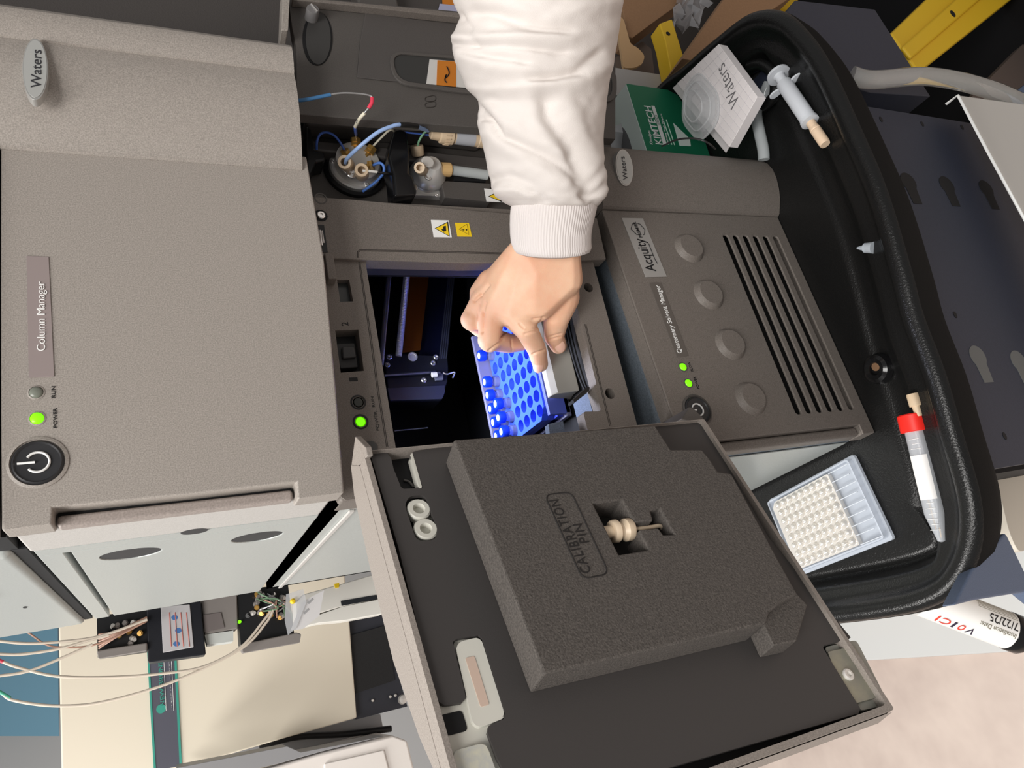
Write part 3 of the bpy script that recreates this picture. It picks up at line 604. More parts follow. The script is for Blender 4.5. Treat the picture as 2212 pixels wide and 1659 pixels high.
plate('slot_backing', QP, [(.012, -.5035), (.238, -.5035), (.238, -.399), (.012, -.399)], -.0180, -.0165, mat('slot shadow', (14, 13, 13), .8), qs)
def QL(name, x0, x1, y0, y1, z0, z1, m, bevel=0):
    mb = MB(); vs = [QO + QX * x + V((-QX.y, QX.x, 0)) * y + V((0, 0, z)) for z in (z0, z1) for y in (y0, y1) for x in (x0, x1)]
    mb.add(vs, [(0, 1, 3, 2), (4, 6, 7, 5), (0, 4, 5, 1), (2, 3, 7, 6), (0, 2, 6, 4), (1, 5, 7, 3)]); return obj(name, mb, m, qs, bevel=bevel)
QL('body', .004, .345, .0185, .50, QZ0 + .001, QZ1 - .001, mat('slate flecked steel', (96, 104, 112), .32, spk=.25, spks=900, bump=.2), .001)
QL('grip_strip', .0008, .0101, .004, .0182, -.4885, -.3025, SMP, .003)
QL('side_cover', .0025, .0038, .03, .50, QZ0 + .006, QZ1 - .004, SIDE, .0006)
prof = [(.2512, .012), (.2512, -.0012), (.2525, -.0035), (.258, -.0070), (.266, -.0120), (.276, -.0158), (.288, -.0185), (.299, -.0188), (.310, -.0160), (.319, -.0105), (.327, -.001), (.332, .012), (.333, .03), (.30, .03)]
QY = V((-QX.y, QX.x, 0))
loft('curved_cover', [[QO + QX * (x - (.0 if z < -.4 else .0035)) + QY * y + V((0, 0, z)) for x, y in prof] for z in (QZ0, QZ1 + .0)], SMP, qs, ang=22)
for c in ((1488, 537), (1530, 637), (1577, 744), (1621, 861)):
    u, v = QP.uv(*c); lathe('round_boss', QP.P(u, v, 0), QP.n, [(.0166, -.0004), (.0160, .0004), (.0130, .0048), (.0124, .0052), (.0001, .0052)], SMP, qs, n=44, ang=25)
bp = plate('model_plate', QP, QP.uvs([(1342, 471), (1388, 472), (1440, 598), (1394.5, 599)]), 0, .0006, mat('silver model plate', (168, 166, 163), .4, .3), qs, bevel=.0004)
text3('model_lettering', 'Acquity', QP, (1424, 586), (1396, 516), (1394, 579), INK, bp, w=.0006, bold=.003)
text3('model_lettering', 'PREMIER', QP, (1387.5, 513), (1373, 479.5), (1380.5, 511.5), INK, bp, w=.0006, bold=.01)
tube('underline_mark', [QP.P(*QP.uv(a, b), .0009) for a, b in ((1419, 570), (1413, 560), (1400, 527))], .0003, INK, bp, n=5, smooth=False)
hx = [(1382, 484), (1376, 483), (1362, 495), (1375.5, 509)]; hx2 = [(1383, 485), (1392, 496), (1389, 508)]
for hh in ([(1370, 484), (1365, 485), (1362, 496), (1374.5, 508), (1378, 508)], [(1376.5, 484.5), (1381, 485), (1392, 497), (1391, 508), (1388, 508.5)]):
    tube('hexagon_mark', [QP.P(*QP.uv(a, b), .0009) for a, b in hh], .0003, INK, bp, n=5, smooth=False)
np_ = plate('name_plate', QP, QP.uvs([(1402, 611), (1427.5, 611), (1487, 769), (1463, 772)]), 0, .0005, mat('dark label plate', (94, 88, 83), .35), qs, bevel=.0003)
text3('name_lettering', 'Quaternary Solvent Manager', QP, (1476.5, 763), (1427, 616.5), (1462.5, 760), WHT, np_, w=.0005, bold=-.004)
text3('flow_lettering', 'FLOW', QP, (1498, 802), (1490, 781.5), (1492, 800.5), INK, qs); text3('power_lettering', 'POWER', QP, (1511, 840), (1502, 813.5), (1505.5, 838.5), INK, qs)
led(qs, QP, 1475, 793, .0037, True, 'flow_lamp'); led(qs, QP, 1487, 828, .0037, True)
power_button(qs, QP, 1506, 886, .0130)
QB = PL(QO + QX * .2755 + QY * -.0185, QX * math.cos(.40) - QY * math.sin(.40), (0, 0, 1))
a = QB.uv(1356, 402); b = QB.uv(1342, 322); c = QB.uv(1331, 356); d_ = QB.uv(1362, 366)
bc = ((a[0] + b[0]) / 2, (a[1] + b[1]) / 2)
bd = obj('oval_badge', prism_mb(QB, circ(bc[0], bc[1], abs(b[0] - a[0]) / 2, 40, .0098), [], -.007, 0), BADGE, qs, bevel=.0006)
plate('badge_face', QB, circ(bc[0], bc[1], abs(b[0] - a[0]) / 2 * .93, 40, .0088), 0, .0003, mat('badge face', (186, 187, 184)), bd)
text3('badge_lettering', 'Waters', QB, (1356.5, 388), (1348.5, 338), (1346, 384), mat('badge lettering', (52, 52, 56)), bd, w=.0004)
# ================================================================== cart
TZ = -.506
ct = thing('lab_cart', (.17, .25, FL), 'black moulded cart tray on a navy steel cabinet carrying the instrument stack', 'cart')
edge = [V((x, y, 0)) for x, y in ((.50, .6), (.495, .3), (.485, .12), (.471, .06), (.460, .01), (.443, -.046), (.412, -.078), (.372, -.093), (.325, -.1010), (.25, -.1035), (.187, -.1035), (.113, -.096), (.0736, -.0905), (.021, -.0888), (-.0277, -.083), (-.082, -.076), (-.119, -.060), (-.145, -.032), (-.157, .003), (-.1605, .05), (-.1605, .14), (-.161, .30), (-.161, .6))]
E_ = spline(edge, 5)
EN = []
for i, p in enumerate(E_):
    tg = (E_[min(i + 2, len(E_) - 1)] - E_[max(i - 2, 0)]).normalized(); nn = V((tg.y, -tg.x, 0)); nn = nn if nn.dot(V((.15, .35, 0)) - p) > 0 else -nn
    k = max(0, min(1, (nn.y - .25) / .6)); EN.append((p, nn, k * k * (3 - 2 * k)))
tp = [(.010, .016, -.526), (.004, .012, -.519), (-.002, .006, -.505), (-.001, .0005, -.481), (0, 0, -.4755), (.0015, .0015, -.4705), (.005, .005, -.4675), (.010, .010, -.4668), (.014, .015, -.4690), (.0175, .020, -.4755), (.0205, .025, -.4825), (.024, .031, -.4858), (.029, .038, -.4862), (.032, .044, -.4878), (.0345, .050, -.4935), (.037, .058, -.5015), (.0395, .066, -.5065), (.042, .074, -.5080), (.0445, .0785, -.5065), (.0465, .0815, -.5048), (.049, .085, -.5046), (.056, .094, -.5050)]
rings = [[tuple(p + nn * (a + (b - a) * k) + V((0, 0, z))) for p, nn, k in EN] for a, b, z in tp]
n_ = len(rings[0]); vs = [p for r in rings for p in r]; fs = []
for i in range(len(rings) - 1):
    for j in range(n_ - 1): a = i * n_ + j; fs.append((a, a + 1, a + 1 + n_, a + n_))
fs.append(tuple(range((len(rings) - 1) * n_, len(rings) * n_)))
obj('tray', MB().add(vs[4 * n_:], [tuple(i - 4 * n_ for i in f) for f in fs if min(f) >= 4 * n_]), CART, ct, ang=50)
obj('tray_skirt', MB().add(vs[:5 * n_], [f for f in fs if max(f) < 5 * n_]), mat('dulled tray plastic', (20, 20, 20), .8, spec=.12, bump=.3, bscale=650), ct, ang=50)  # same plastic as the tray, sheen taken out to keep the front in shade
for c in ((1890, 797),):
    P = TOP(TZ + .006).hit(*c); lathe('drain_boss', P + V((0, 0, -.006)), (0, 0, 1), [(.015, 0), (.013, .006), (.010, .008), (.006, .007), (.005, .004), (.0001, .004)], mat('glossy black', (18, 18, 19), .15), ct, n=28)
    lathe('drain_hole', P + V((.002, -.001, -.0015)), (0, 0, 1), [(.0042, 0), (.0042, .001)], mat('brown hole', (110, 82, 58), .7), ct, n=16)
P = TOP(TZ + .002).hit(1610, 110); lathe('drain_boss', P, (0, 0, 1), [(.010, 0), (.008, .003), (.005, .003), (.004, .0)], CART, ct, n=24)
for k in range(2):
    P = TOP(-.4925).hit(1806 + 10 * k, 1266); lathe('rivet', P, (0, 0, 1), [(.0022, 0), (.0018, .0012), (.0004, .0014)], mat('glossy black', (18, 18, 19)), ct, n=10)
# handle hollow moulded in the right front corner
hp = [TOP(-.498).hit(a, b) for a, b in ((1655, 232), (1680, 205), (1676, 160), (1650, 140), (1625, 145))]
tube('moulded_ridge', [p + V((0, 0, .004)) for p in hp], .006, CART, ct, n=12)
# navy steel cabinet under the tray
NF = FRONT(-.055)
def keyh(px, py, k=1.0):
    u, v = NF.uv(px, py); L = []
    for i in range(17): a = math.radians(-135 + i * 270 / 16); L.append((u + .011 * k * math.cos(a), v + .011 * k * math.sin(a)))
    return L + [(u - .026 * k, v + .0066 * k), (u - .026 * k, v - .0066 * k)]
plate('front_panel', NF, [(-.058, -.90), (.330, -.90), (.330, -.540), (-.058, -.540)], -.003, 0, NAVY, ct, bevel=.0006)
for c in ((1962, 393), (2045, 400), (2130, 408)): plate('keyhole', NF, keyh(*c), 0, .0004, VOID, ct)
for c in ((2112, 770), (2200, 780)): plate('keyhole', NF, keyh(*c), 0, .0004, mat('grey inner wall', (96, 97, 96), .6), ct)
for c in ((1903, 258), (1992, 268), (2078, 275), (2063, 680), (2170, 942)):
    u, v = NF.uv(*c); plate('bolt_hole', NF, circ(u, v, .0035, 14, .0022), 0, .0004, VOID, ct)
box('panel_back', -.055, .40, .02, .55, -.90, -.56, VOID, ct)
# right hand shelf box of the cabinet and bottom left bracket
RB = TOP(-.56)
pplate('shelf_box', FRONT(-.045), [(1718, 0), (1890, 20), (2010, 208), (1880, 200), (1700, 140), (1690, 40)], -.10, 0, NAVY, ct, bevel=.001)
pplate('corner_bracket', FRONT(-.05), [(2172, 1150), (2250, 1310), (2212, 1279), (2106, 1296), (2060, 1308), (2100, 1230)], -.012, 0, mat('blue grey steel', (84, 96, 118), .45, spk=.12), ct, bevel=.002)
# ================================================================== things on the tray
# 96 well plate
wl = thing('well_plate', (-.05, .1, TZ), 'clear round-bottom well plate lying upside down on the black tray beside the solvent manager', 'well plate')
wx = V((-.0159, .1753, 0)) - V((-.0113, .0448, 0)); WO = V((-.0113, .0448, TZ + .0025)); wu = (V((-.0949, .0347, 0)) - V((-.0113, .0448, 0))).normalized(); wv = V((-wu.y, wu.x, 0)) * (1 if V((-wu.y, wu.x, 0)).dot(wx) > 0 else -1)
if wu.cross(wv).z < 0: WO = WO + wu * .0855; wu = -wu
WP = PL(WO, wu, wv)
CLP = mat('clear moulded plastic', (226, 234, 246), .12, alpha=.38)
FOIL = mat('pearly plastic', (226, 222, 216), .14, .4)
plate('plate_skirt', WP, rrect(0, 0, .0855, .128, .003), 0, .0035, CLP, wl, bevel=.0006)
plate('plate_wall', WP, rrect(.003, .003, .0825, .125, .003), .0035, .0105, CLP, wl, holes=[rrect(.0045, .0045, .081, .1235, .003)])
plate('plate_deck', WP, rpoly([(.006, .034), (.0795, .034), (.0795, .116), (.074, .122), (.012, .122), (.006, .116)], .002), .0035, .0085, FOIL, wl, bevel=.0008)
wm = bpy.data.meshes.new('well'); bmw = bmesh.new(); bmesh.ops.create_uvsphere(bmw, u_segments=14, v_segments=8, radius=.0040)
for f in bmw.faces: f.smooth = True
bmw.to_mesh(wm); bmw.free(); wm.materials.append(FOIL)
for i in range(8):
    for j in range(9):
        o = bpy.data.objects.new('well', wm); o.location = WP.P(.0113 + i * .009, .040 + j * .009, .0085); o.scale = (1, 1, 1.1); link(o, wl)
for k in range(9): 
    v_ = .0855 * (k + .6) / 9.4
    a_ = WP.P(v_, .004 + (.004 if k % 2 else 0), .0108); b_ = WP.P(v_, .031, .0108); cyl('plate_rib', a_, b_, .0005, mat('rib plastic', (226, 232, 240), .2, trans=.3), wl, n=6)
# centrifuge tube with red cap
def axis_thing(px0, px1, z): return TOP(z).hit(*px0), TOP(z).hit(*px1)
a_, b_ = axis_thing((1968, 895), (2040, 1170), -.489)
b_.z = -.486
tb = thing('centrifuge_tube', tuple((a_ + b_) / 2), 'conical clear centrifuge tube with red screw cap lying along the tray rim', 'centrifuge tube')
ax_ = (b_ - a_).normalized(); L_ = (b_ - a_).length
lathe('tube_wall', a_, ax_, [(.0085, .012), (.0085, L_ - .024), (.0032, L_ - .001), (.001, L_)], mat('tube plastic', (226, 230, 236), .15, alpha=.42), tb, n=28)
lathe('screw_cap', a_, ax_, [(.0108, .0), (.0116, .001), (.0116, .0150), (.0108, .0155)], mat('bright red plastic', (232, 40, 30), .4), tb, n=36)
u1, v1 = basis(ax_); tocam = (CAM - a_).normalized(); tocam = (tocam - ax_ * tocam.dot(ax_)).normalized(); sdv = ax_.cross(tocam)
def onaxis(h, ang, r): return a_ + ax_ * h + (tocam * math.cos(ang) + sdv * math.sin(ang)) * r
rg = [[onaxis(h, ang, .00885) for ang in [math.radians(x) for x in range(-30, 76, 8)]] for h in (.036, .074)]
loft('paper_label', rg, mat('paper white', (232, 230, 228), .7), tb, closed=False, caps=False)
for k in range(9):
    h = .022 + k * .0042 if k < 3 else .077 + (k - 3) * .0045
    tube('graduation_mark', [onaxis(h, math.radians(x), .0087) for x in range(-8, 40 if k % 2 else 56, 8)], .00025, WHT, tb, n=4, smooth=False)
cyl('needle', onaxis(.070, .5, .0055), onaxis(.099, .4, .0050), .0006, BRASS, tb, n=6); cyl('needle', onaxis(.098, -.2, .004), onaxis(L_ - .004, -.2, .0016), .0006, BRASS, tb, n=6)
# small fitting above the tube
a_, b_ = axis_thing((1971, 851), (1981, 885), -.486)
lathe('finger_fitting', a_, b_ - a_, [(.0050, 0), (.0052, .0005), (.0052, .0105), (.0048, .011), (.0034, .011), (.0032, .0195), (.0028, .020)], PEEK, None, n=18)
tag(bpy.data.objects['finger_fitting'], 'small beige threaded fitting lying just above the red tube cap', 'fitting')
# pipette tip lying in the channel
a_, b_ = axis_thing((1852, 536), (1883, 535), -.486)
tag(lathe('tube_cap', a_, b_ - a_, [(.0010, 0), (.0018, .003), (.0028, .0075), (.0046, .0085), (.0050, .0135), (.0054, .0175)], FROST, None, n=20), 'tiny frosted conical cap lying alone on the front tray rim', 'cap')
# syringe
a_, b_ = axis_thing((1680, 160), (1783, 312), -.4805)
sy = thing('syringe', tuple((a_ + b_) / 2), 'frosted plastic syringe with beige tip lying in the right tray corner', 'syringe')
ax_ = (b_ - a_).normalized(); L_ = (b_ - a_).length; s_ = L_ / .112
FRW = mat('milky syringe plastic', (222, 226, 232), .3, trans=.25)
lathe('plunger', a_, ax_, [(.0115, 0), (.0118, .001), (.0118, .003), (.0060, .0034), (.0050, .0045), (.0050, .016)], FRW, sy, n=28)
lathe('barrel', a_, ax_, [(.0072, .014), (.0078, .015), (.0078, .072 * s_), (.0072, .074 * s_), (.0088, .0745 * s_), (.0088, .078 * s_), (.005, .079 * s_)], FRW, sy, n=28)
lathe('tip_fitting', a_, ax_, [(.0045, .079 * s_), (.0045, .087 * s_), (.0050, .0875 * s_), (.0052, .090 * s_), (.0045, .091 * s_), (.0052, .092 * s_), (.0052, .110 * s_), (.0046, L_), (.002, L_)], mat('peach fitting', (222, 196, 168), .4), sy, n=24)
tocam = (CAM - a_).normalized(); sdv = ax_.cross(tocam).normalized()
for s in (-1, 1):
    c_ = a_ + ax_ * .0185 + sdv * s * .0115; q = PL(c_, sdv, ax_.cross(sdv)); plate('finger_flange', PL(c_, sdv, sdv.cross(ax_)), circ(0, 0, .0065, 16, .0045), -.001, .001, FRW, sy, bevel=.0004)
# clear tubing off the front of the cart
tag(tube('drain_hose', [NF.hit(1830, 172) + V((0, -.006, 0)), NF.hit(1865, 190) + V((0, -.012, 0)), NF.hit(1960, 205) + V((0, -.028, 0)), NF.hit(2060, 245) + V((0, -.04, 0)), NF.hit(2140, 300) + V((0, -.05, 0)), NF.hit(2215, 365) + V((0, -.06, 0)), NF.hit(2330, 480) + V((0, -.06, 0))], .0095, mat('hose vinyl', (232, 231, 227), .05, trans=.8, ior=1.1, coat=1), None, n=20), 'thick clear vinyl hose curving away over the navy cart front', 'hose')
tag(tube('clear_tubing', [TOP(-.497).hit(1650, 345), TOP(-.497).hit(1648, 320), TOP(-.497).hit(1636, 265), TOP(-.495).hit(1635, 235), TOP(-.497).hit(1650, 205), TOP(-.50).hit(1662, 180)], .0062, mat('short tube vinyl', (214, 220, 222), .08, alpha=.45, coat=1), None, n=16), 'short clear tube emerging behind the solvent manager corner on the tray', 'tubing')
# tissue box
kb_p = TOP(-.503).hit(1488, 198)
GRB = mat('green carton', (28, 118, 84), .5); MINT = mat('mint carton top', (236, 250, 244), .5)
rr = ray(1353, 180); s_ = ((kb_p - CAM).x * rr.x + (kb_p - CAM).y * rr.y) / (rr.x ** 2 + rr.y ** 2); ktz = (CAM + rr * s_).z
KT = TOP(ktz); A = KT.hit(1353, 180); B = KT.hit(1395, 315)
fx = (A - B).normalized(); KP = PL(A, fx, (0, 0, 1)); hK = ktz + .503
kb = thing('tissue_box', (A.x - .05, A.y + .05, -.503), 'green and mint tissue wipes box standing behind the solvent manager', 'box')
plate('carton', KP, [(-.115, -hK), (0, -hK), (0, 0), (-.115, 0)], -.11, 0, GRB, kb, bevel=.0008)
dpt = PL(A, fx, KP.n * -1)
KTt = PL(A, fx, -KP.n)
plate('carton_top', KTt, [(-.1145, 0.0005), (-.0005, 0.0005), (-.0005, .1095), (-.1145, .1095)], 0, .0005, MINT, kb)
def kz(px, py): return KP.uv(px, py)
text3('brand_lettering', 'KIMTECH', KP, (1431.5, 313), (1405.4, 230.5), (1416.5, 312), WHT, kb, bold=.006)
text3('small_lettering', 'Kimwipes', KP, (1412, 313), (1406, 283), (1404, 312), WHT, kb)
plate('white_bar', KP, KP.uvs([(1406.8, 228.7), (1413.5, 229.2), (1440, 312), (1432.8, 313)]), 0, .0004, WHT, kb)
text3('small_lettering', 'SCIENCE', KP, (1425.5, 272), (1418, 249), (1420, 271.5), mat('bar lettering', (130, 150, 140), .6), kb, dw=.0008)
text3('small_lettering', 'Delicate Task Wipers', KP, (1446, 313), (1430, 246.5), (1441.5, 312.5), WHT, kb)
for a_, b_ in (((1451, 313), (1433, 262)), ((1457, 314), (1439, 259))): tube('print_line', [KP.P(*KP.uv(*a_), .0003), KP.P(*KP.uv(*b_), .0003)], .0007, mat('pale print', (190, 220, 205), .6), kb, n=4, smooth=False)
plate('pale_swoosh', KP, KP.uvs([(1454, 265.5), (1470, 281), (1490, 300), (1492, 316), (1468, 315)]), 0, .0003, MINT, kb)
sl = KTt.uv(1345, 302)
plate('dispenser_slot', KTt, circ(sl[0] - .012, sl[1], .030, 24, .012), .0005, .0009, mat('slot grey', (120, 120, 122), .6), kb)
tr = [[KTt.P(sl[0] - .03 + .012 * i, sl[1] + .008 * math.sin(i * 1.3 + k) * (1 - k * .3), .001 + .016 * k * (1 - abs(i - 2) * .25)) for i in range(5)] for k in range(3)]
loft('tissue', tr, mat('grey tissue', (186, 186, 188), .7), kb, closed=False, caps=False)
# white pad and clear blister in the tray corner
PZ = TOP(-.452)
pd_px = [(1552, 95), (1636, 209), (1575, 318), (1462, 180)]
pd = thing('paper_pad', tuple(TOP(-.5).hit(1560, 200)), 'white gridded pad printed with dark lettering in the right tray corner', 'pad')
pplate('pad_body', PZ, pd_px, -.012, 0, mat('pad white', (236, 230, 230), .5), pd, bevel=.0006)
pplate('pad_backing', PZ, [(1545, 110), (1628, 222), (1567, 330), (1452, 190)], -.0142, -.0125, mat('pad under white', (214, 210, 210), .6), pd, bevel=.0006)
GL = mat('pale rule', (206, 202, 206), .6)
def bil(a, b, c, d, s, t): return tuple((a[k] * (1 - s) + b[k] * s) * (1 - t) + (d[k] * (1 - s) + c[k] * s) * t for k in (0, 1))
for k in range(1, 8):
    t = k / 8; p, q_ = bil(*pd_px, 0, t), bil(*pd_px, 1, t); tube('rule_line', [PZ.P(*PZ.uv(*p), .0002), PZ.P(*PZ.uv(*q_), .0002)], .0002, GL, pd, n=4, smooth=False)
    p, q_ = bil(*pd_px, t, 0), bil(*pd_px, t, 1); tube('rule_line', [PZ.P(*PZ.uv(*p), .0002), PZ.P(*PZ.uv(*q_), .0002)], .0002, GL, pd, n=4, smooth=False)
a0, a1 = PZ.hit(1599, 217), PZ.hit(1564, 134); ux = a1 - a0; q = PL(a0 + V((0, 0, .0003)), ux, V((-ux.y, ux.x, 0)))
hh = abs(q.uv(1573, 222)[1])
text('pad_lettering', 'Waters', q, (0, 0), (ux.length, hh), mat('pad lettering', (110, 108, 110), .6), pd, w=.0002, bold=-.012)
bl_px = [(1496, 150), (1540, 200), (1540, 262), (1500, 308), (1462, 262), (1466, 190)]
bz = TOP(-.442)
bl = thing('blister_pack', tuple(TOP(-.452).hit(1500, 240)), 'empty clear plastic blister tray lying on the white pad', 'packaging')
BLM = mat('blister plastic', (240, 242, 244), .06, alpha=.3, coat=1)
bo = rpoly(bz.uvs(bl_px), .012, 5)
plate('blister_base', bz, bo, -.0095, -.0085, BLM, bl)
tube('blister_rim', [bz.P(a, b, -.0075) for a, b in bo] + [bz.P(*bo[0], -.0075)], .0011, BLM, bl, n=6, smooth=False)
cu = sum(p[0] for p in bo) / len(bo); cv = sum(p[1] for p in bo) / len(bo)
for k, (sc, z) in enumerate(((.80, -.003), (.55, .002))):
    rg = [(cu + (a - cu) * sc, cv + (b - cv) * sc) for a, b in bo]; rg2 = [(cu + (a - cu) * (sc - .06), cv + (b - cv) * (sc - .06)) for a, b in bo]
    loft('blister_wall', [[bz.P(a, b, -.0085) for a, b in rg], [bz.P(a, b, z) for a, b in rg2]], BLM, bl, caps=False)
    tube('blister_edge', [bz.P(a, b, z) for a, b in rg2] + [bz.P(*rg2[0], z)], .0009, BLM, bl, n=6, smooth=False)
tag(tube('thin_wire', [TOP(-.27).hit(1430, 316), TOP(-.262).hit(1462, 302), TOP(-.26).hit(1500, 299), TOP(-.266).hit(1528, 308), TOP(-.279).hit(1545, 322)], .0007, BLK, None, n=6), 'thin black wire arching over the rear of the solvent manager', 'wire')
# ================================================================== right hand rack and boxes
CARD = mat('brown cardboard', (150, 116, 86), .75, spk=.06, spks=300); CARDL = mat('cut cardboard edge', (196, 162, 122), .8)
YLW = mat('yellow painted steel', (226, 186, 40), .45)
def blockpx(name, pl, px, depth, m, label, cat, bevel=.001, rnd=0):
    o = plate(name, pl, rpoly(pl.uvs(px), rnd) if rnd else pl.uvs(px), -depth, 0, m, None, bevel=bevel); return tag(o, label, cat)
rk_ = thing('yellow_rack', (.75, .2, FL), 'yellow painted steel storage rack right of the cart', 'rack')
Y1 = FRONT(.16)
box('rack_dark_backing', .52, 2.4, .62, .64, FL + .02, -.10, mat('shaded rack panel', (66, 60, 57), .7), rk_)  # dark panel added to give the space behind the rack its shade
pplate('rack_upright', Y1, [(1425, 50), (1452, 40), (1480, 130), (1545, 150), (1470, 200), (1456, 185), (1438, 90)], -.025, 0, YLW, rk_, bevel=.002)
pplate('upright_slot', Y1, ell(1468, 160, 7, 21), 0, .0006, VOID, rk_)
u, v = Y1.uv(1443, 73); plate('bolt_hole', Y1, circ(u, v, .0035, 12), 0, .0006, VOID, rk_)
pplate('rack_brace', Y1, [(1650, -20), (1760, -40), (1705, 20), (1665, 15)], -.025, 0, YLW, rk_, bevel=.002)
Y2 = FRONT(.02)
pplate('rack_beam', Y2, [(1925, 72), (2030, -30), (2220, -30), (1985, 155)], -.04, 0, YLW, rk_, bevel=.003)
pplate('beam_fold', Y2, [(1950, 100), (2095, -30), (2150, -30), (1970, 125)], 0, .006, YLW, rk_, bevel=.004)
u, v = Y2.uv(2050, 37); plate('bolt_hole', Y2, circ(u, v, .006, 14, .005), .006, .0068, VOID, rk_)
cb = thing('parts_box', (.7, .3, -.6), 'open brown cardboard box with rounded finger tab on the rack', 'box')
C1 = FRONT(.20)
pplate('box_wall', C1, [(1290, -80), (1560, -80), (1480, 0), (1420, 42), (1366, 82), (1356, 78), (1345, 20)], -.035, 0, CARD, cb, bevel=.001)
C1b = FRONT(.185)
plate('box_tab', C1b, rpoly(C1b.uvs([(1330, 30), (1347, 40), (1362, 95), (1378, 103), (1393, 120), (1388, 138), (1370, 147), (1347, 147)]), .006), -.004, 0, CARDL, cb)
C1c = FRONT(.195)
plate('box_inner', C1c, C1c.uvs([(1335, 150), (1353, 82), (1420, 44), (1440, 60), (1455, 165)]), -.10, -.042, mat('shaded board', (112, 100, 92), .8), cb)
blockpx('divider_box', FRONT(.10), [(1474, 126), (1590, -40), (1760, -60), (1700, 0), (1600, 66), (1515, 128), (1500, 132)], .045, CARD, 'brown cardboard strip carton leaning over the black tray corner', 'box')
gb = thing('plastic_bag', (.7, .3, -.55), 'crumpled clear plastic bag between the cardboard boxes', 'bag')
gr = [[FRONT(.19).hit(1440 + 70 * (i / 7) + 50 * (j / 7) - 20 * (j / 7), 62 - 85 * (j / 7) + 12 * math.sin(i * 2.1 + j)) + V((0, .005 * math.sin(i * 1.7 + j * 2.3), .006 * math.cos(i * 2.9 - j))) for i in range(8)] for j in range(8)]
loft('bag_film', gr, mat('bag film', (186, 186, 190), .2, alpha=.5), gb, closed=False, caps=False)
blockpx('shelf_edge', FRONT(.185), [(1290, 140), (1456, 165), (1466, 196), (1460, 210), (1290, 205)], .008, mat('grey shelf steel', (176, 175, 174), .5), 'grey steel shelf edge behind the tissue box', 'shelf')
tag(box('dark_infill', .47, 1.40, -.20, .58, FL, -1.26, mat('shade black', (18, 18, 20), .6, spec=.2), None, bevel=.004), 'shade black locker added to darken the floor below the yellow rack beam', 'infill')  # black block added over bright floor to stand for the darkness there
blockpx('brown_panel', FRONT(.06), [(2098, 210), (2230, 75), (2230, 170), (2170, 214)], .02, mat('dull brown board', (96, 84, 78), .7), 'dull brown board leaning low beside the grey case', 'board')
blockpx('blue_panel', FRONT(.062), [(2172, 216), (2230, 168), (2230, 224)], .02, mat('grey blue board', (108, 122, 146), .6), 'small grey blue panel at the far right edge', 'board')
gc = thing('grey_case', (.35, -.2, -.8), 'warm grey flat case with a white edge in front of the navy cart', 'case')
G1 = TOP(-.70)
pplate('case_lid', G1, [(2069, 206), (2260, 232), (2420, 900), (2212, 472)], -.06, 0, mat('warm grey paint', (164, 158, 152), .45), gc, bevel=.001)
tube('white_edge', [G1.hit(2044, 225), G1.hit(2069, 206), G1.hit(2140, 340), G1.hit(2212, 472), G1.hit(2300, 640)], .0016, WHT, gc, n=6, smooth=False)
# ================================================================== left of the cart
tag(box('white_plinth', -.335, .40, .20, 1.40, FL, FL + .03, mat('glossy white panel', (204, 204, 202), .15, coat=.5), None, bevel=.004), 'glossy white plinth on the floor beneath the cart', 'plinth')
blockpx('beige_can', FRONT(.10), [(2145, 1000), (2215, 990), (2260, 1170), (2200, 1195), (2180, 1150)], .15, mat('beige plastic', (206, 198, 184), .5), 'beige plastic container tucked under the cart corner', 'container', rnd=.01)
A = cpt(1985, 1288, .93); B = cpt(2192, 1368, .93); ax_ = (B - A).normalized(); L_ = (B - A).length
fc = thing('filter_cartridge', tuple(B), 'white labelled filter cartridge with black end cap below the cart corner', 'cartridge')
R_ = .0235
lathe('cartridge_body', A, ax_, [(R_, 0), (R_, L_ - .012)], mat('label white', (236, 234, 230), .35), fc, n=40)
lathe('end_cap', A, ax_, [(R_ * .98, L_ - .0118), (R_ * 1.03, L_ - .010), (R_ * 1.03, L_ + .004), (R_ * .9, L_ + .010), (R_ * .5, L_ + .010), (R_ * .45, L_ + .004)], mat('glossy black', (18, 18, 19)), fc, n=40)
tc = (CAM - A).normalized(); tc = (tc - ax_ * tc.dot(ax_)).normalized(); sdv = ax_.cross(tc)
def cyl_text(s, h0, h1, ang, size, m, nm='label_lettering'):
    """reading towards the upper end of the cartridge, on its surface at angle ang from the viewer"""
    nn = tc * math.cos(ang) + sdv * math.sin(ang); o_ = A + nn * (R_ + .0004) + ax_ * h1
    uy = nn.cross(-ax_); q = PL(o_, -ax_, uy); text(nm, s, q, (0, -size / 2), (h1 - h0, size / 2), m, fc, w=.0002)
cyl_text('Installation Date:', L_ - .062, L_ - .015, math.radians(8), .0058, mat('label grey ink', (120, 116, 100), .6))
cyl_text('7/22/25', L_ - .052, L_ - .015, math.radians(-20), .0105, INK)
RI, DK = mat('label red ink', (214, 64, 50), .6), mat('label dark ink', (44, 36, 58), .6)
for ch, h0, h1, m_ in (('V', .070, .060, DK), ('o', .081, .073, RI), ('l', .0885, .0855, DK), ('C', .104, .092, RI), ('I', .110, .1075, RI)): cyl_text(ch, L_ - h0, L_ - h1, math.radians(46), .011, m_)
for k in range(6):
    ang = math.radians(-42 - 6 * k); nn = tc * math.cos(ang) + sdv * math.sin(ang); tube('print_line', [A + nn * (R_ + .0001) + ax_ * (L_ - .066), A + nn * (R_ + .0001) + ax_ * (L_ - .014)], .0003, mat('label grey ink', (120, 116, 100)), fc, n=4, smooth=False)
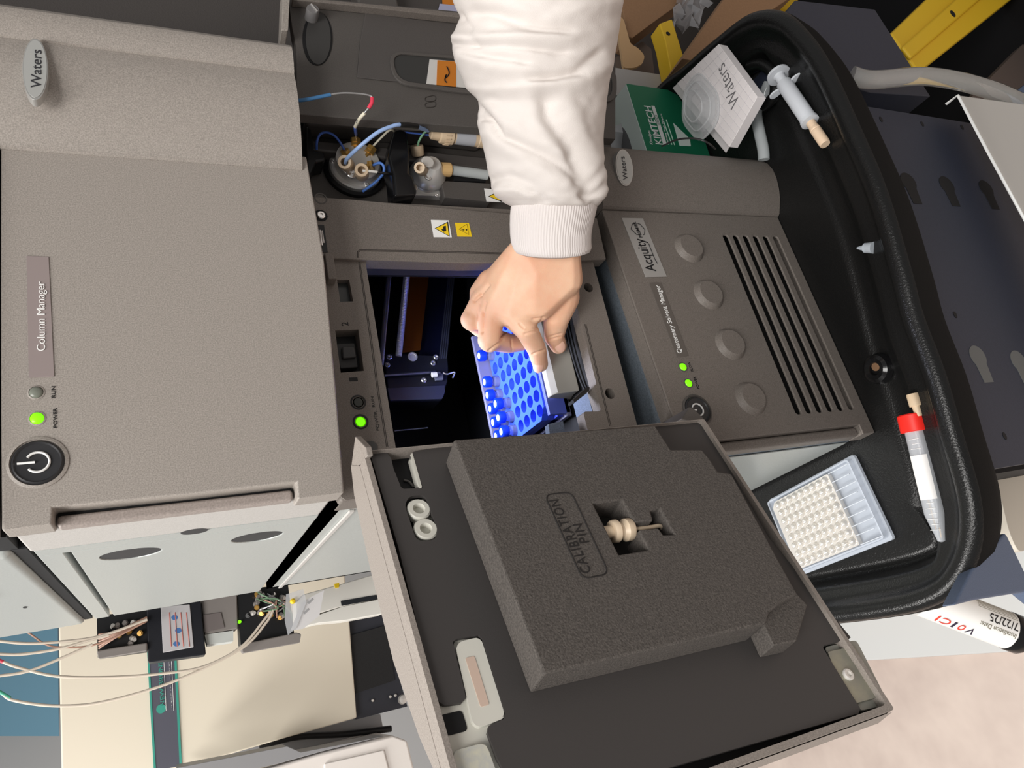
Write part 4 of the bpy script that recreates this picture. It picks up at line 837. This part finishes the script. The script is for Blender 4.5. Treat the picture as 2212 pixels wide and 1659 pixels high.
# ================================================================== background behind the stack on the left
BW = FRONT(3.3)
tag(pplate('wall_panel', BW, [(-60, 1300), (124, 1300), (127, 1590), (0, 1590), (-60, 1600)], -.02, 0, BLUE, None), 'teal blue panel on the far wall above the freezer', 'wall panel')
fz = thing('freezer', (-.4, 1.9, FL), 'cream ultra low temperature freezer with a dark logo stripe', 'freezer')
ZF = FRONT(1.55); CREAM = mat('cream enamel', (238, 228, 208), .4)
pplate('freezer_door', ZF, [(124, 1200), (740, 1200), (755, 1340), (771, 1551), (620, 1593), (390, 1661), (330, 1690), (134, 1740), (129, 1500)], -.06, 0, CREAM, fz, bevel=.004)
pplate('logo_stripe', ZF, [(316, 1380), (378, 1375), (393, 1655), (333, 1664)], 0, .002, mat('slate stripe', (86, 86, 98), .5), fz)
for e_ in ([(316, 1380), (320, 1380), (337, 1663), (332, 1664)], [(374, 1376), (379, 1375), (393, 1655), (388, 1656)]): pplate('stripe_edge', ZF, e_, .002, .003, mat('teal edge', (60, 158, 140), .5), fz)
text('freezer_lettering', 'NEW BRUNSWICK', ZF, ZF.uv(356, 1524), ZF.uv(339, 1385), mat('teal edge', (1, 1, 1)), fz, w=.004, th=.001)
text('freezer_lettering', 'ULTRA LOW TEMPERATURE', ZF, ZF.uv(372, 1534), ZF.uv(362, 1380), WHT, fz, w=.004, th=.001)
u, v = ZF.uv(348, 1531); plate('freezer_emblem', ZF, circ(u, v, .010, 20), .002, .003, mat('teal edge', (1, 1, 1)), fz)
for px_ in (358.5, 375):
    tube('stripe_rule', [ZF.hit(px_ + .5, 1535) + V((0, -.003, 0)), ZF.hit(px_ - 6, 1390) + V((0, -.003, 0))], .0006, WHT, fz, n=4, smooth=False)
pplate('compressor_bay', FRONT(1.58), [(742, 1320), (826, 1318), (850, 1420), (880, 1526), (770, 1554)], -.04, 0, mat('slate bay', (50, 52, 60), .5), fz)
pplate('bay_grille', FRONT(1.57), [(752, 1374), (836, 1350), (852, 1470), (768, 1498)], -.008, 0, mat('grille dark', (36, 36, 37), .7, spk=.3, spks=600), fz)
for c in ((805, 1513), (843, 1505), (854, 1502)): lathe('bay_screw', FRONT(1.575).hit(*c), (0, -1, 0), [(.004, 0), (.003, .003), (.0005, .004)], STEELB, fz, n=10)
lathe('bay_foot', FRONT(1.56).hit(869, 1511), (0, -1, 0), [(.012, 0), (.010, .01), (.002, .012)], STEELB, fz, n=14)
blockpx('grey_cupboard', FRONT(1.66), [(768, 1553), (822, 1543), (829, 1580), (640, 1622), (380, 1680), (380, 1661), (620, 1592)], .2, mat('grey cupboard', (150, 150, 152), .5), 'grey cupboard edge low behind the freezer door', 'cupboard')
tag(tube('black_hose', [FRONT(1.62).hit(560, 1612), FRONT(1.62).hit(640, 1592), FRONT(1.62).hit(740, 1586), FRONT(1.62).hit(845, 1574)], .008, BLK, None, n=8), 'black hose lying across in front of the grey cupboard', 'hose')
wa = thing('white_appliance', (-.7, 1.5, FL), 'low white appliance with an inset panel on the floor', 'appliance')
pplate('appliance_body', FRONT(1.45), [(540, 1672), (700, 1625), (846, 1588), (880, 1600), (905, 1700), (540, 1760)], -.3, 0, mat('white enamel', (232, 226, 220), .4), wa, bevel=.006)
pplate('inset_panel', FRONT(1.45), [(700, 1650), (830, 1620), (850, 1700), (700, 1740)], 0, .006, mat('white enamel', (1, 1, 1)), wa, bevel=.006)
blockpx('steel_counter', FRONT(1.40), [(380, 1659), (620, 1612), (650, 1625), (830, 1590), (700, 1622), (600, 1650), (470, 1680)], .1, mat('grey cupboard', (1, 1, 1)), 'brushed grey counter edge beside the white appliance', 'counter')
# white drawers
dw = thing('drawer_unit', (.05, 1.1, -.4), 'white drawer front with dark gaps beside the sample manager', 'drawers')
DF = FRONT(1.1)
pplate('drawer_front', DF, [(655, 1284), (735, 1262), (810, 1240), (822, 1292), (740, 1310), (640, 1340), (640, 1300)], -.05, 0, mat('drawer white', (236, 234, 226), .4), dw, bevel=.002)
pplate('drawer_gap', DF, [(736, 1298), (818, 1284), (820, 1293), (738, 1309)], 0, .001, mat('drawer shadow', (30, 34, 40), .6), dw)
pplate('drawer_front', DF, [(640, 1345), (740, 1310), (821, 1294), (828, 1326), (745, 1341), (690, 1346), (640, 1358)], -.05, 0, mat('drawer white', (1, 1, 1)), dw, bevel=.002)
pplate('yellow_tag', DF, [(722, 1261), (733, 1259), (732, 1269), (724, 1270)], .0, .002, YEL, dw)
# second instrument behind with open column bays
i2 = thing('valve_instrument', (.05, .8, -.1), 'grey valve instrument with black open bays and copper lines behind the stack', 'instrument')
VF = FRONT(.80); IG = mat('mid grey moulding', (136, 130, 126), .5)
pplate('open_bay', VF, [(209, 1330), (318, 1318), (318, 1405), (211, 1420)], -.05, 0, mat('bay black', (24, 25, 28), .4), i2)
pplate('bay_lip', VF, [(209, 1406), (240, 1400), (318, 1388), (318, 1405), (212, 1423)], 0, .02, IG, i2, bevel=.002)
bpn = pplate('front_panel', VF, [(316, 1310), (434, 1298), (445, 1414), (319, 1431)], -.05, .012, mat('panel black', (22, 24, 32), .4), i2, bevel=.002)
crd = pplate('diagram_card', VF, [(347, 1310), (410, 1305), (418.5, 1398), (352, 1410)], .012, .014, mat('card grey white', (196, 194, 196), .35), i2, bevel=.001)
for c in ((377, 1334), (385, 1362), (381, 1391)): pplate('diagram_mark', VF, ell(c[0], c[1], 7, 5.5), .014, .0145, mat('diagram blue', (70, 116, 176), .5), crd)
for k in range(4): tube('diagram_line', [VF.hit(366 + 12 * k, 1325) + V((0, -.0147, 0)), VF.hit(370 + 13 * k, 1398) + V((0, -.0147, 0))], .0006, mat('diagram red', (196, 120, 110), .6), crd, n=4, smooth=False)
pplate('grey_cover', VF, [(434, 1290), (512, 1282), (514, 1358), (442, 1370)], -.05, .004, IG, i2, bevel=.002)
pplate('cover_recess', VF, [(438, 1328), (478, 1322), (486, 1356), (441, 1366)], .004, .006, mat('recess taupe', (116, 108, 106), .5), i2, bevel=.001)
pplate('pale_base', VF, [(442, 1371), (504, 1362), (504, 1385), (448, 1393)], -.05, 0, mat('pale base', (206, 210, 206), .5), i2)
pplate('open_bay', VF, [(513, 1275), (622, 1262), (636, 1372), (520, 1392)], -.05, 0, mat('bay black', (1, 1, 1)), i2)
pplate('bay_lip', VF, [(519, 1392), (640, 1366), (651, 1369), (648, 1388), (523, 1411)], 0, .02, IG, i2, bevel=.002)
u, v = VF.uv(517, 1344); plate('status_lamp', VF, circ(u, v, .0025, 12), .005, .0065, GREEN, i2)
rnd = random.Random(3)
for k in range(26):
    x_, y_ = rnd.uniform(535, 618), rnd.uniform(1285, 1335)
    lathe('tube_fitting', VF.hit(x_, y_), (rnd.uniform(-.4, .4), -1, rnd.uniform(-.4, .4)), [(.004, 0), (.004, .008), (.0028, .008), (.0028, .013)], [BRASS, STEELB, IG, BLK][k % 4], i2, n=8)
for k in range(12):
    x_, y_ = rnd.uniform(225, 310), rnd.uniform(1345, 1390)
    lathe('tube_fitting', VF.hit(x_, y_), (rnd.uniform(-.4, .4), -1, rnd.uniform(-.4, .4)), [(.004, 0), (.004, .008), (.0028, .008), (.0028, .012)], [BRASS, STEELB, IG, BLK][k % 4], i2, n=8)
CPT = mat('copper line', (178, 140, 122), .35); IVT = mat('ivory tube', (214, 202, 186), .35)
for k in range(9):
    x_ = 600 + rnd.uniform(-30, 20); tube('copper_line', [VF.hit(570 + rnd.uniform(-30, 40), 1285 + rnd.uniform(-6, 14)) + V((0, -.01, 0)), VF.hit(x_, 1300 + rnd.uniform(0, 20)) + V((0, -.03, 0)), VF.hit(x_ + rnd.uniform(-40, 20), 1325 + rnd.uniform(-10, 15)) + V((0, -.012, 0))], .0012, [CPT, CGR, mat('green wire', (110, 140, 110), .4)][k % 3], i2, n=6)
for k in range(7):
    yy = 1368 + 5 * k; tube('copper_line', [VF.hit(215, yy + 4) + V((0, -.012, 0)), VF.hit(255, 1366 + 2.2 * k) + V((0, -.028, 0)), VF.hit(318, 1336 + 1.5 * k) + V((0, -.02, 0))], .0013, CPT, i2, n=6)
# solvent lines hanging behind the stack
SV = FRONT(.74)
def sl(pts, r=.0019, lab='', m=IVT, extra=None):
    o = tag(tube('solvent_line', [SV.hit(a, b) for a, b in pts], r, m, None, n=8), lab, 'tubing', 'solvent lines hanging behind the stack')
    if extra: tube('colour_band', [SV.hit(a, b) for a, b in extra[0]], r * 1.12, extra[1], o, n=8)
    return o
sl([(-60, 1378), (0, 1385), (60, 1390), (125, 1387), (200, 1378), (260, 1360), (318, 1338)], lab='ivory solvent line, highest of the tubes crossing the blue panel')
sl([(-60, 1408), (0, 1413), (50, 1413), (125, 1402), (190, 1384), (235, 1372)], lab='ivory solvent line running just above the red banded tube')
sl([(-60, 1402), (0, 1427), (40, 1442), (125, 1461), (240, 1463), (350, 1455), (440, 1440), (520, 1398), (570, 1340), (585, 1320)], lab='ivory solvent line with a pink red band crossing the freezer stripe', extra=([(-10, 1423), (0, 1427), (7, 1430)], CR))
sl([(-60, 1468), (0, 1460), (60, 1450), (125, 1425), (200, 1392)], lab='ivory solvent line slanting up across the red banded tube')
sl([(-60, 1462), (0, 1495), (30, 1513), (125, 1525), (230, 1515), (380, 1470), (520, 1402), (575, 1345), (590, 1318)], lab='ivory solvent line with a green band, lowest of the hanging tubes', extra=([(-12, 1488), (0, 1495), (22, 1508)], mat('teal band', (80, 180, 150), .4)))
sl([(60, 1366), (72, 1374), (95, 1390), (125, 1398), (190, 1396), (250, 1376), (310, 1345)], .0013, 'thin copper coloured line looping over the blue panel', CPT)
bg = thing('document_sleeve', (.05, .7, -.25), 'clear plastic sleeve of papers hanging beside the valve instrument', 'sleeve')
pplate('paper_sheet', FRONT(.72), [(652, 1300), (700, 1275), (690, 1330), (655, 1358), (628, 1362)], -.002, 0, mat('sleeve paper', (226, 224, 224), .4), bg)
pplate('sleeve_film', FRONT(.715), [(618, 1284), (655, 1272), (662, 1300), (640, 1356), (622, 1372), (615, 1340)], -.0008, 0, mat('sleeve film', (226, 228, 232), .15, alpha=.4), bg)
for c in ((663, 1318), (672, 1296)): pplate('paper_print', FRONT(.7195), [(c[0] - 8, c[1] + 6), (c[0] + 2, c[1] - 4), (c[0] + 5, c[1] - 1), (c[0] - 5, c[1] + 9)], 0, .0004, mat('print grey', (170, 170, 172), .6), bg)
lathe('yellow_clip', FRONT(.712).hit(632, 1299), (0, -1, 0), [(.004, 0), (.004, .004), (.002, .006)], YEL, bg, n=10)
# ================================================================== vial plate, carrier and vials
s_ = .0142
H0 = V((.1048, .1041, -.2050))                     # hole of the front row under (1151.5, 824.2)
H0 = TOP(-.2050).hit(1151.5, 824.2)
zp = -.2050
BLP = mat('blue vial plate plastic', (58, 92, 236), .35, spec=.6)
vp = thing('vial_plate', (H0.x, H0.y + .035, zp - .02), 'blue vial plate with rows of round holes pulled out under the hand', 'vial plate')
vx0 = H0.x - 2 * s_ - .009; vx1 = H0.x + 5 * s_ + .009; vy0 = H0.y - .0088; vy1 = H0.y + 5 * s_ + .009
hs = [circ(H0.x + i * s_, H0.y + j * s_, .0058, 18) for i in range(-2, 6) for j in range(6)]
plate('plate_top', TOP(zp), [(vx0 + .010, vy0), (vx1, vy0), (vx1, vy1), (vx0, vy1), (vx0, vy0 + .010)], -.006, 0, BLP, vp, holes=hs)
plate('plate_floor', TOP(zp), rrect(vx0, vy0, vx1, vy1, .002), -.018, -.012, mat('blue plate floor', (50, 66, 190), .5), vp)
mb = prism_mb(TOP(zp), [(vx0 + .010, vy0), (vx0 + .0125, vy0 + .0005), (vx0 + .0005, vy0 + .0125), (vx0, vy0 + .010)], [], -.018, -.006)
for a in ((vx0, vx0 + .002, vy0 + .01, vy1), (vx1 - .002, vx1, vy0, vy1), (vx0 + .01, vx1, vy0, vy0 + .002), (vx0, vx1, vy1 - .002, vy1)): box_mb(*a, zp - .018, zp - .006, mb)
obj('plate_wall', mb, mat('blue plate wall', (66, 84, 200), .45), vp)
# carrier with the grey handle
cr = thing('plate_carrier', (H0.x, H0.y, zp - .025), 'grey plate carrier with front grip held by the fingers', 'plate carrier')
CRM = mat('lamp tinted carrier grey', (120, 120, 150), .45)  # grey plastic with the lamp's lilac tint put into the colour
box('carrier_base', vx0 - .002, vx1 + .004, vy0 - .005, vy1 + .006, zp - .0235, zp - .0185, CRM, cr, bevel=.0006)
box('front_face', vx0 + .0005, vx1 + .002, vy0 - .005, vy0 - .0005, zp - .0235, zp - .0015, mat('lamp tinted carrier face', (84, 96, 184), .45), cr, bevel=.0008)  # blue lamp light painted into the grey face
box('back_wall', vx0 - .002, vx1 + .004, vy1 + .002, vy1 + .006, zp - .0183, zp + .013, CRM, cr, bevel=.0006)
# handle: profile at its left end, drawn on a cross plane and extruded to the right
A = FRONT(vy0 - .010).hit(1184, 860); X0 = A.x
HP = PL((X0, 0, 0), (0, -1, 0), (0, 0, 1))
GH = mat('warm grey handle', (150, 147, 140), .5)
hp = HP.uvs([(1183, 861), (1190, 855), (1206, 850), (1226, 848), (1238, 846), (1253, 843), (1240, 853), (1232, 866), (1222, 862)])
plate('handle', HP, hp, 0, -.085, GH, cr, bevel=.0012)
# vials
BCAP = mat('blue vial cap', (14, 48, 200), .3, spec=.6); SEP = mat('white septum', (236, 238, 248), .5); VGL = mat('vial glass', (226, 234, 250), .05, trans=.85, ior=1.3)
def make_vial():
    r = bpy.data.objects.new('vial', None); r.empty_display_size = .01; COL.objects.link(r)
    o = lathe('glass_body', (0, 0, -.0155), (0, 0, 1), [(.0053, 0), (.0053, .0160), (.0050, .0175), (.0040, .0187), (.0040, .0205)], VGL, None, n=20); o.parent = r
    o = lathe('cap', (0, 0, .0042), (0, 0, 1), [(.0054, 0), (.0058, .0005), (.0058, .0062), (.0054, .0068), (.0034, .0068), (.0033, .0062), (.0001, .0062)], BCAP, None, n=24); o.parent = r
    o2 = lathe('septum', (0, 0, .0104), (0, 0, 1), [(.0033, 0), (.0033, .0007), (.0001, .0007)], SEP, None, n=18); o2.parent = o
    return r
proto = make_vial(); first = True
def vial(i, j, lab, dx=0, dy=0):
    global first
    if first: r = proto; first = False
    else:
        r = proto.copy(); COL.objects.link(r)
        for ch in [c for c in proto.children]:
            c = ch.copy(); COL.objects.link(c); c.parent = r
            for g in ch.children: d2 = g.copy(); COL.objects.link(d2); d2.parent = c
    r.location = (H0.x + i * s_ + dx, H0.y + j * s_ + dy, zp + .004); tag(r, lab, 'vial', 'blue capped vials in the plate')
vial(4, 5, 'blue capped vial standing apart beside the curled middle finger')
vial(2, 5, 'blue capped vial in the back row, first of the row below the gap')
vial(1, 5, 'blue capped vial in the back row, second of the row below the gap')
vial(0, 5, 'blue capped vial in the back row behind the upper vial of the front trio')
vial(-1, 5, 'blue capped vial in the back row behind the middle vial of the front trio')
vial(-2, 5, 'blue capped vial in the back row nearest the open door')
vial(0, 4, 'blue capped vial, upper one of the front trio')
vial(-1, 4, 'blue capped vial, middle one of the front trio')
vial(-2, 4, 'blue capped vial, lowest of the front trio beside the open door')
# ================================================================== the person's arm and hand
SKIN = mat('skin', (230, 190, 160), .5, sss=.25, var=.1, vscale=38, var2=(222, 170, 140), bump=.12, bscale=900)
def K(x, y, d): return cpt(960 + x / 3.457, 480 + y / 3.457, d)
def capsule(bm, a, b, ra, rb, n=12):
    vs = []
    for c, r in ((a, ra), (b, rb)):
        for i in range(n):
            for j in range(1, 8):
                th = PI * j / 8; ph = 2 * PI * i / n
                vs.append(bm.verts.new(c + V((math.sin(th) * math.cos(ph), math.sin(th) * math.sin(ph), math.cos(th))) * r))
        vs.append(bm.verts.new(c + V((0, 0, r)))); vs.append(bm.verts.new(c - V((0, 0, r))))
    bmesh.ops.convex_hull(bm, input=vs)
def hull(bm, balls, n=10):
    vs = []
    for c, r in balls:
        for i in range(n):
            for j in range(1, 6):
                th = PI * j / 6; ph = 2 * PI * i / n
                vs.append(bm.verts.new(c + V((math.sin(th) * math.cos(ph), math.sin(th) * math.sin(ph), math.cos(th))) * r))
    bmesh.ops.convex_hull(bm, input=vs)
def clean(bm):
    pass
CH = {  # joints: crop x, y, distance, radius
 'index': [(500, 690, .6135, .0112), (612, 800, .611, .0098), (690, 950, .627, .0083), (716, 1062, .640, .0070)],
 'middle': [(350, 660, .6185, .0112), (340, 870, .619, .0100), (480, 905, .640, .0088), (570, 900, .652, .0078)],
 'ring': [(300, 560, .6235, .0108), (205, 725, .628, .0093), (270, 790, .650, .0085), (360, 820, .664, .0075)],
 'little': [(340, 440, .622, .0105), (258, 520, .628, .0080), (250, 600, .646, .0074), (300, 660, .660, .0066)],
 'thumb': [(880, 560, .624, .0150), (835, 720, .627, .0112), (818, 850, .638, .0088), (853, 925, .646, .0074)],
}
parts = []
def part_mesh(fn):
    bm = bmesh.new(); fn(bm); bm.normal_update(); me = bpy.data.meshes.new('p'); bm.to_mesh(me); bm.free(); parts.append(me)
W0 = (745, 60, .600); W1 = (745, 250, .603)
def palm(bm):
    hull(bm, [(K(590, 215, .604), .0125), (K(900, 215, .606), .0125), (K(900, 430, .612), .0150), (K(500, 680, .613), .0118), (K(365, 640, .617), .0115), (K(325, 540, .622), .0108), (K(385, 420, .621), .0105), (K(700, 420, .607), .0145), (K(690, 640, .612), .0130)])
part_mesh(palm)
part_mesh(lambda bm: hull(bm, [(K(650, 40, .600), .0150), (K(880, 40, .602), .0150), (K(600, 240, .604), .0120), (K(905, 240, .607), .0120)]))
part_mesh(lambda bm: hull(bm, [(K(900, 330, .614), .0130), (K(890, 540, .622), .0135), (K(850, 690, .627), .0112), (K(690, 600, .616), .0110)]))
for nm, J in CH.items():
    for a, b in zip(J[:-1], J[1:]):
        part_mesh(lambda bm, a=a, b=b: capsule(bm, K(*a[:3]), K(*b[:3]), a[3], b[3]))
# knuckle heads
for x, y, d, r in ((338, 880, .6195, .0104), (204, 728, .6262, .0098)):
    part_mesh(lambda bm, x=x, y=y, d=d, r=r: capsule(bm, K(x, y, d), K(x + 4, y + 4, d), r, r))
bm = bmesh.new()
for me in parts: bm.from_mesh(me); bpy.data.meshes.remove(me)
hm = bpy.data.meshes.new('hand'); bm.to_mesh(hm); bm.free()
ho = bpy.data.objects.new('tmp', hm); COL.objects.link(ho)
m = ho.modifiers.new('r', 'REMESH'); m.mode = 'VOXEL'; m.voxel_size = .0010
m = ho.modifiers.new('s', 'SMOOTH'); m.factor = .6; m.iterations = 13
dg = bpy.context.evaluated_depsgraph_get(); hm2 = bpy.data.meshes.new_from_object(ho.evaluated_get(dg)); bpy.data.objects.remove(ho)
# skin creases on the finger joints, cut into the mesh along short lines seen from above
def seg_d(p, a, b):
    ax, ay = a; bx, by = b; dx, dy = bx - ax, by - ay; L2 = dx * dx + dy * dy
    t = max(0, min(1, ((p[0] - ax) * dx + (p[1] - ay) * dy) / L2)) if L2 else 0
    return math.hypot(p[0] - ax - t * dx, p[1] - ay - t * dy)
def to_px(P):
    d = P - CAM; z = d.dot(AZ); return (1106 + FPX * d.dot(AX) / z, 829.5 + FPX * d.dot(AY) / z)
def kp(x, y): return (960 + x / 3.457, 480 + y / 3.457)
CRE = [((610, 800), (700, 785)), ((600, 835), (690, 810)), ((660, 985), (745, 955)), ((770, 860), (870, 835)), ((775, 880), (865, 858)), ((660, 725), (745, 715)), ((470, 800), (420, 870)), ((330, 960), (440, 880)), ((500, 880), (505, 960)), ((590, 790), (560, 760))]
CRE = [(kp(*a), kp(*b)) for a, b in CRE]
RID = [((480, 640), (540, 400), .0003, 16), ((350, 590), (450, 370), .0004, 14)]
VAL = [((305, 600), (285, 690), .0016, 3.2), ((285, 690), (280, 820), .0028, 3.6), ((330, 470), (265, 545), .0018, 3.2), ((265, 545), (225, 585), .0024, 3.4), ((470, 790), (440, 850), .0014, 3.0), ((740, 715), (700, 770), .0010, 3.0)]
hm2.update()
NRM = [v.normal.copy() for v in hm2.vertices]; COS = [v.co.copy() for v in hm2.vertices]
for v, n_, P in zip(hm2.vertices, NRM, COS):
    if n_.dot((CAM - P).normalized()) < .05: continue
    q = to_px(P); dz = 0
    if q[1] < 570: continue
    for a, b in CRE:
        dd = seg_d(q, a, b)
        if dd < 8: dz -= .0011 * math.exp(-(dd / 2.0) ** 2)
    for a, b, h, w_ in VAL:
        dd = seg_d(q, kp(*a), kp(*b))
        if dd < 3 * w_: dz -= h * math.exp(-(dd / w_) ** 2)
    for a, b, h, w_ in RID:
        dd = seg_d(q, kp(*a), kp(*b))
        if dd < 3 * w_: dz += h * math.exp(-(dd / (w_ * .55)) ** 2)
    v.co = P + n_ * dz
hm2.name = 'person'; hm2.materials.clear(); hm2.materials.append(SKIN)
hm2.polygons.foreach_set('use_smooth', [True] * len(hm2.polygons))
pe = bpy.data.objects.new('person', hm2); link(pe)
tag(pe, 'right hand in a white ribbed sleeve gripping the plate carrier', 'person')
# finger nails
NAIL = mat('finger nail', (232, 186, 166), .28, sss=.15)
def nail(c, u, v, n_, ru, rv):
    u = V(u).normalized(); n_ = V(n_).normalized(); v = n_.cross(u).normalized(); u = v.cross(n_)
    vs = []; fs = []; R, S = 5, 16
    for i in range(R):
        t = i / (R - 1)
        for j in range(S):
            a = 2 * PI * j / S; x = math.cos(a) * t; y = math.sin(a) * t
            vs.append(c + u * x * ru + v * y * rv + n_ * (.0008 - .0016 * y * y - .0005 * x * x))
    for i in range(R - 1):
        for j in range(S): a = i * S + j; b = i * S + (j + 1) % S; fs.append((a, b, b + S, a + S))
    return obj('finger_nail', MB().add(vs, fs), NAIL, pe, ang=80)
def surf(px, py):
    """first point of the hand under a picture point"""
    best = None; dg_ = bpy.context.evaluated_depsgraph_get()
    ok, loc, nor, idx = pe.evaluated_get(dg_).ray_cast(CAM, ray(px, py).normalized())
    return (loc, nor) if ok else (cpt(px, py, .63), -AZ)
bpy.context.view_layer.update()
for (x, y), (tx, ty), ru, rv in (((697, 1085), (700, 1140), .0058, .0044), ((866, 930), (880, 985), .0058, .0046)):
    c, n_ = surf(*kp(x, y)); t, _ = surf(*kp(x + (x - tx) * .3, y + (y - ty) * .3)); n2 = n_.lerp(-AZ, .25).normalized()
    nail(c + n2 * .0001, c - t, None, n2, ru, rv)
# sleeve: rings across the arm, with folds pressed into the cloth
CLOTH = mat('white sleeve cloth', (216, 209, 204), .75, bump=.25, bscale=1400, spec=.25)
RIB = mat('white ribbed knit', (214, 207, 204), .8, bump=.2, bscale=1200, spec=.2)
LR = [(-420, 935, 1400), (-250, 950, 1375), (-120, 962, 1358), (0, 977, 1345), (37, 992, 1341), (91, 975, 1334), (128, 982, 1327), (189, 1006, 1315), (219, 1034, 1311), (263, 1030, 1307), (304, 1041, 1304), (354, 1051, 1304), (405, 1061, 1311), (424, 1070, 1308), (438, 1088, 1298), (446, 1104, 1291)]
def lerp_lr(y):
    for a, b in zip(LR[:-1], LR[1:]):
        if a[0] <= y <= b[0]:
            t = (y - a[0]) / (b[0] - a[0]); s = t * t * (3 - 2 * t) * .5 + t * .5; return a[1] + (b[1] - a[1]) * s, a[2] + (b[2] - a[2]) * s
    return LR[-1][1:]
def c8(x, y): return (960 + x / 2.9625, y / 2.9625)
FO = []   # folds: polyline, depth (m, negative = valley), width px
def fold(pts, h, w):
    q = [c8(*p) for p in pts]; m = 2.6 * w; xs = [a for a, _ in q]; y_ = [b for _, b in q]
    FO.append((q, h, w, (min(xs) - m, max(xs) + m, min(y_) - m, max(y_) + m)))
fold([(40, 285), (260, 285), (420, 290), (790, 320)], -.0050, 9); fold([(60, 240), (300, 235), (800, 235)], .0050, 13); fold([(120, 330), (400, 375), (520, 400)], -.0035, 8); fold([(60, 330), (280, 430), (560, 470)], .0040, 16)
fold([(200, 70), (340, 80), (520, 170), (800, 205)], -.0050, 12); fold([(420, 60), (700, 110), (900, 60), (1100, 10)], .0045, 18)
fold([(560, 505), (700, 490), (850, 460), (1000, 330)], -.0060, 10); fold([(540, 560), (720, 545), (900, 520), (1040, 420)], .0050, 15)
fold([(640, 640), (660, 740), (760, 880), (830, 1050), (920, 1230)], -.0070, 16); fold([(560, 640), (600, 800), (720, 970), (820, 1120)], .0040, 18); fold([(780, 650), (860, 820), (960, 1000), (1010, 1200)], .0050, 22)
fold([(230, 700), (350, 830), (370, 880), (560, 950), (700, 1020), (850, 1160)], -.0050, 8); fold([(240, 640), (400, 790), (560, 890), (740, 980)], .0045, 15); fold([(270, 860), (420, 960), (600, 1080), (760, 1180)], .0045, 18)
fold([(220, 760), (280, 760), (355, 860)], -.0045, 6); fold([(100, 100), (150, 180), (180, 280)], -.0050, 8); fold([(300, 1150), (420, 1120), (560, 1180), (640, 1290)], -.0040, 9); fold([(350, 1230), (480, 1220), (560, 1250)], .0050, 11)
fold([(480, 1200), (560, 1230), (600, 1300)], -.0050, 6); fold([(620, 1250), (690, 1300), (740, 1370)], -.0050, 6); fold([(880, 1250), (960, 1250), (1010, 1180)], -.0050, 8); fold([(900, 1340), (960, 1300)], -.0040, 6); fold([(690, 1290), (800, 1310), (900, 1320)], .0050, 13)
fold([(1020, 1040), (960, 1120), (900, 1300)], -.0030, 8)
def sdist(y):   # distance of the arm's axis from the camera
    t = (y + 420) / (446 + 420); return .455 + .145 * min(1, t) ** .8
def ring(y, n=96, l=None, r=None, d=None, flat=.80, disp=True, rib=0):
    l0, r0 = lerp_lr(y); l = l0 if l is None else l; r = r0 if r is None else r; d = sdist(y) if d is None else d
    c = (l + r) / 2; hw = (r - l) / 2; out = []
    for i in range(n):
        a = 2 * PI * i / n; ca, sa = math.cos(a), math.sin(a)
        px = c + hw * ca; dep = d - sa * hw / FPX * d * flat
        P = cpt(px, y + 0 * sa, dep)
        if rib: 
            P = cpt(c + hw * ca * (1 + rib * math.cos(i * 2 * PI / 4) / 1), y, d - sa * hw / FPX * d * flat * (1 + rib * math.cos(i * 2 * PI / 4)))
        out.append((P, px, y, sa, V(AX * ca - AZ * sa)))
    return out
rings = []
ys = [-420, -330, -250, -180, -120, -70, -40] + [-20 + 4.2 * k for k in range(111)] + [446]
for y in ys:
    R_ = ring(y); o_ = []
    for P, px, yy, sa, nn in R_:
        dz = 0
        wf = max(0, min(1, (sa + .25) / .5))
        if wf > 0 and yy > -40:
            for pl_, h, w_, bb in FO:
                if not (bb[0] < px < bb[1] and bb[2] < yy < bb[3]): continue
                dmin = min(seg_d((px, yy), a, b) for a, b in zip(pl_[:-1], pl_[1:]))
                if dmin < 2.6 * w_: dz += h * .62 * math.exp(-(dmin / w_) ** 2)
        dz += .0022 * mnoise.noise(V((px * .012, yy * .014, 3.1))) + .0009 * mnoise.noise(V((px * .05, yy * .05, 1.7)))
        o_.append(P + nn * dz * wf * (1 if abs(sa) > .25 else .5))
    rings.append(o_)
loft('sleeve', rings, CLOTH, pe, ang=180)
CL = [(434, 1108, 1288), (448, 1104, 1290), (465, 1102.5, 1288), (485, 1102, 1284), (505, 1102.5, 1280), (522, 1104, 1278), (535, 1107, 1277), (543, 1112, 1273), (546, 1122, 1264), (538, 1126, 1258), (500, 1124, 1262)]
rings = []
N_ = 4 * 92
for k, (y, l, r) in enumerate(CL):
    d = .597 + .004 * (y - 434) / 110; c = (l + r) / 2; hw = (r - l) / 2; o_ = []
    for i in range(N_):
        a = 2 * PI * i / N_; ca, sa = math.cos(a), math.sin(a); rb = (1 + .010 * math.cos(i * 2 * PI / 4)) if k < 9 else 1
        bow = 13 * max(0, sa) ** 1.0 * max(0, (y - 440) / 106) if k < 11 else 0
        sway = 4 * math.sin((y - 440) / 30.0) * max(0, ca) if k < 8 else 0
        o_.append(cpt(c + hw * ca * rb - sway, y + bow, d - sa * hw / FPX * d * .80 * rb))
    rings.append(o_)
loft('cuff', rings, RIB, pe, ang=180, caps=False)
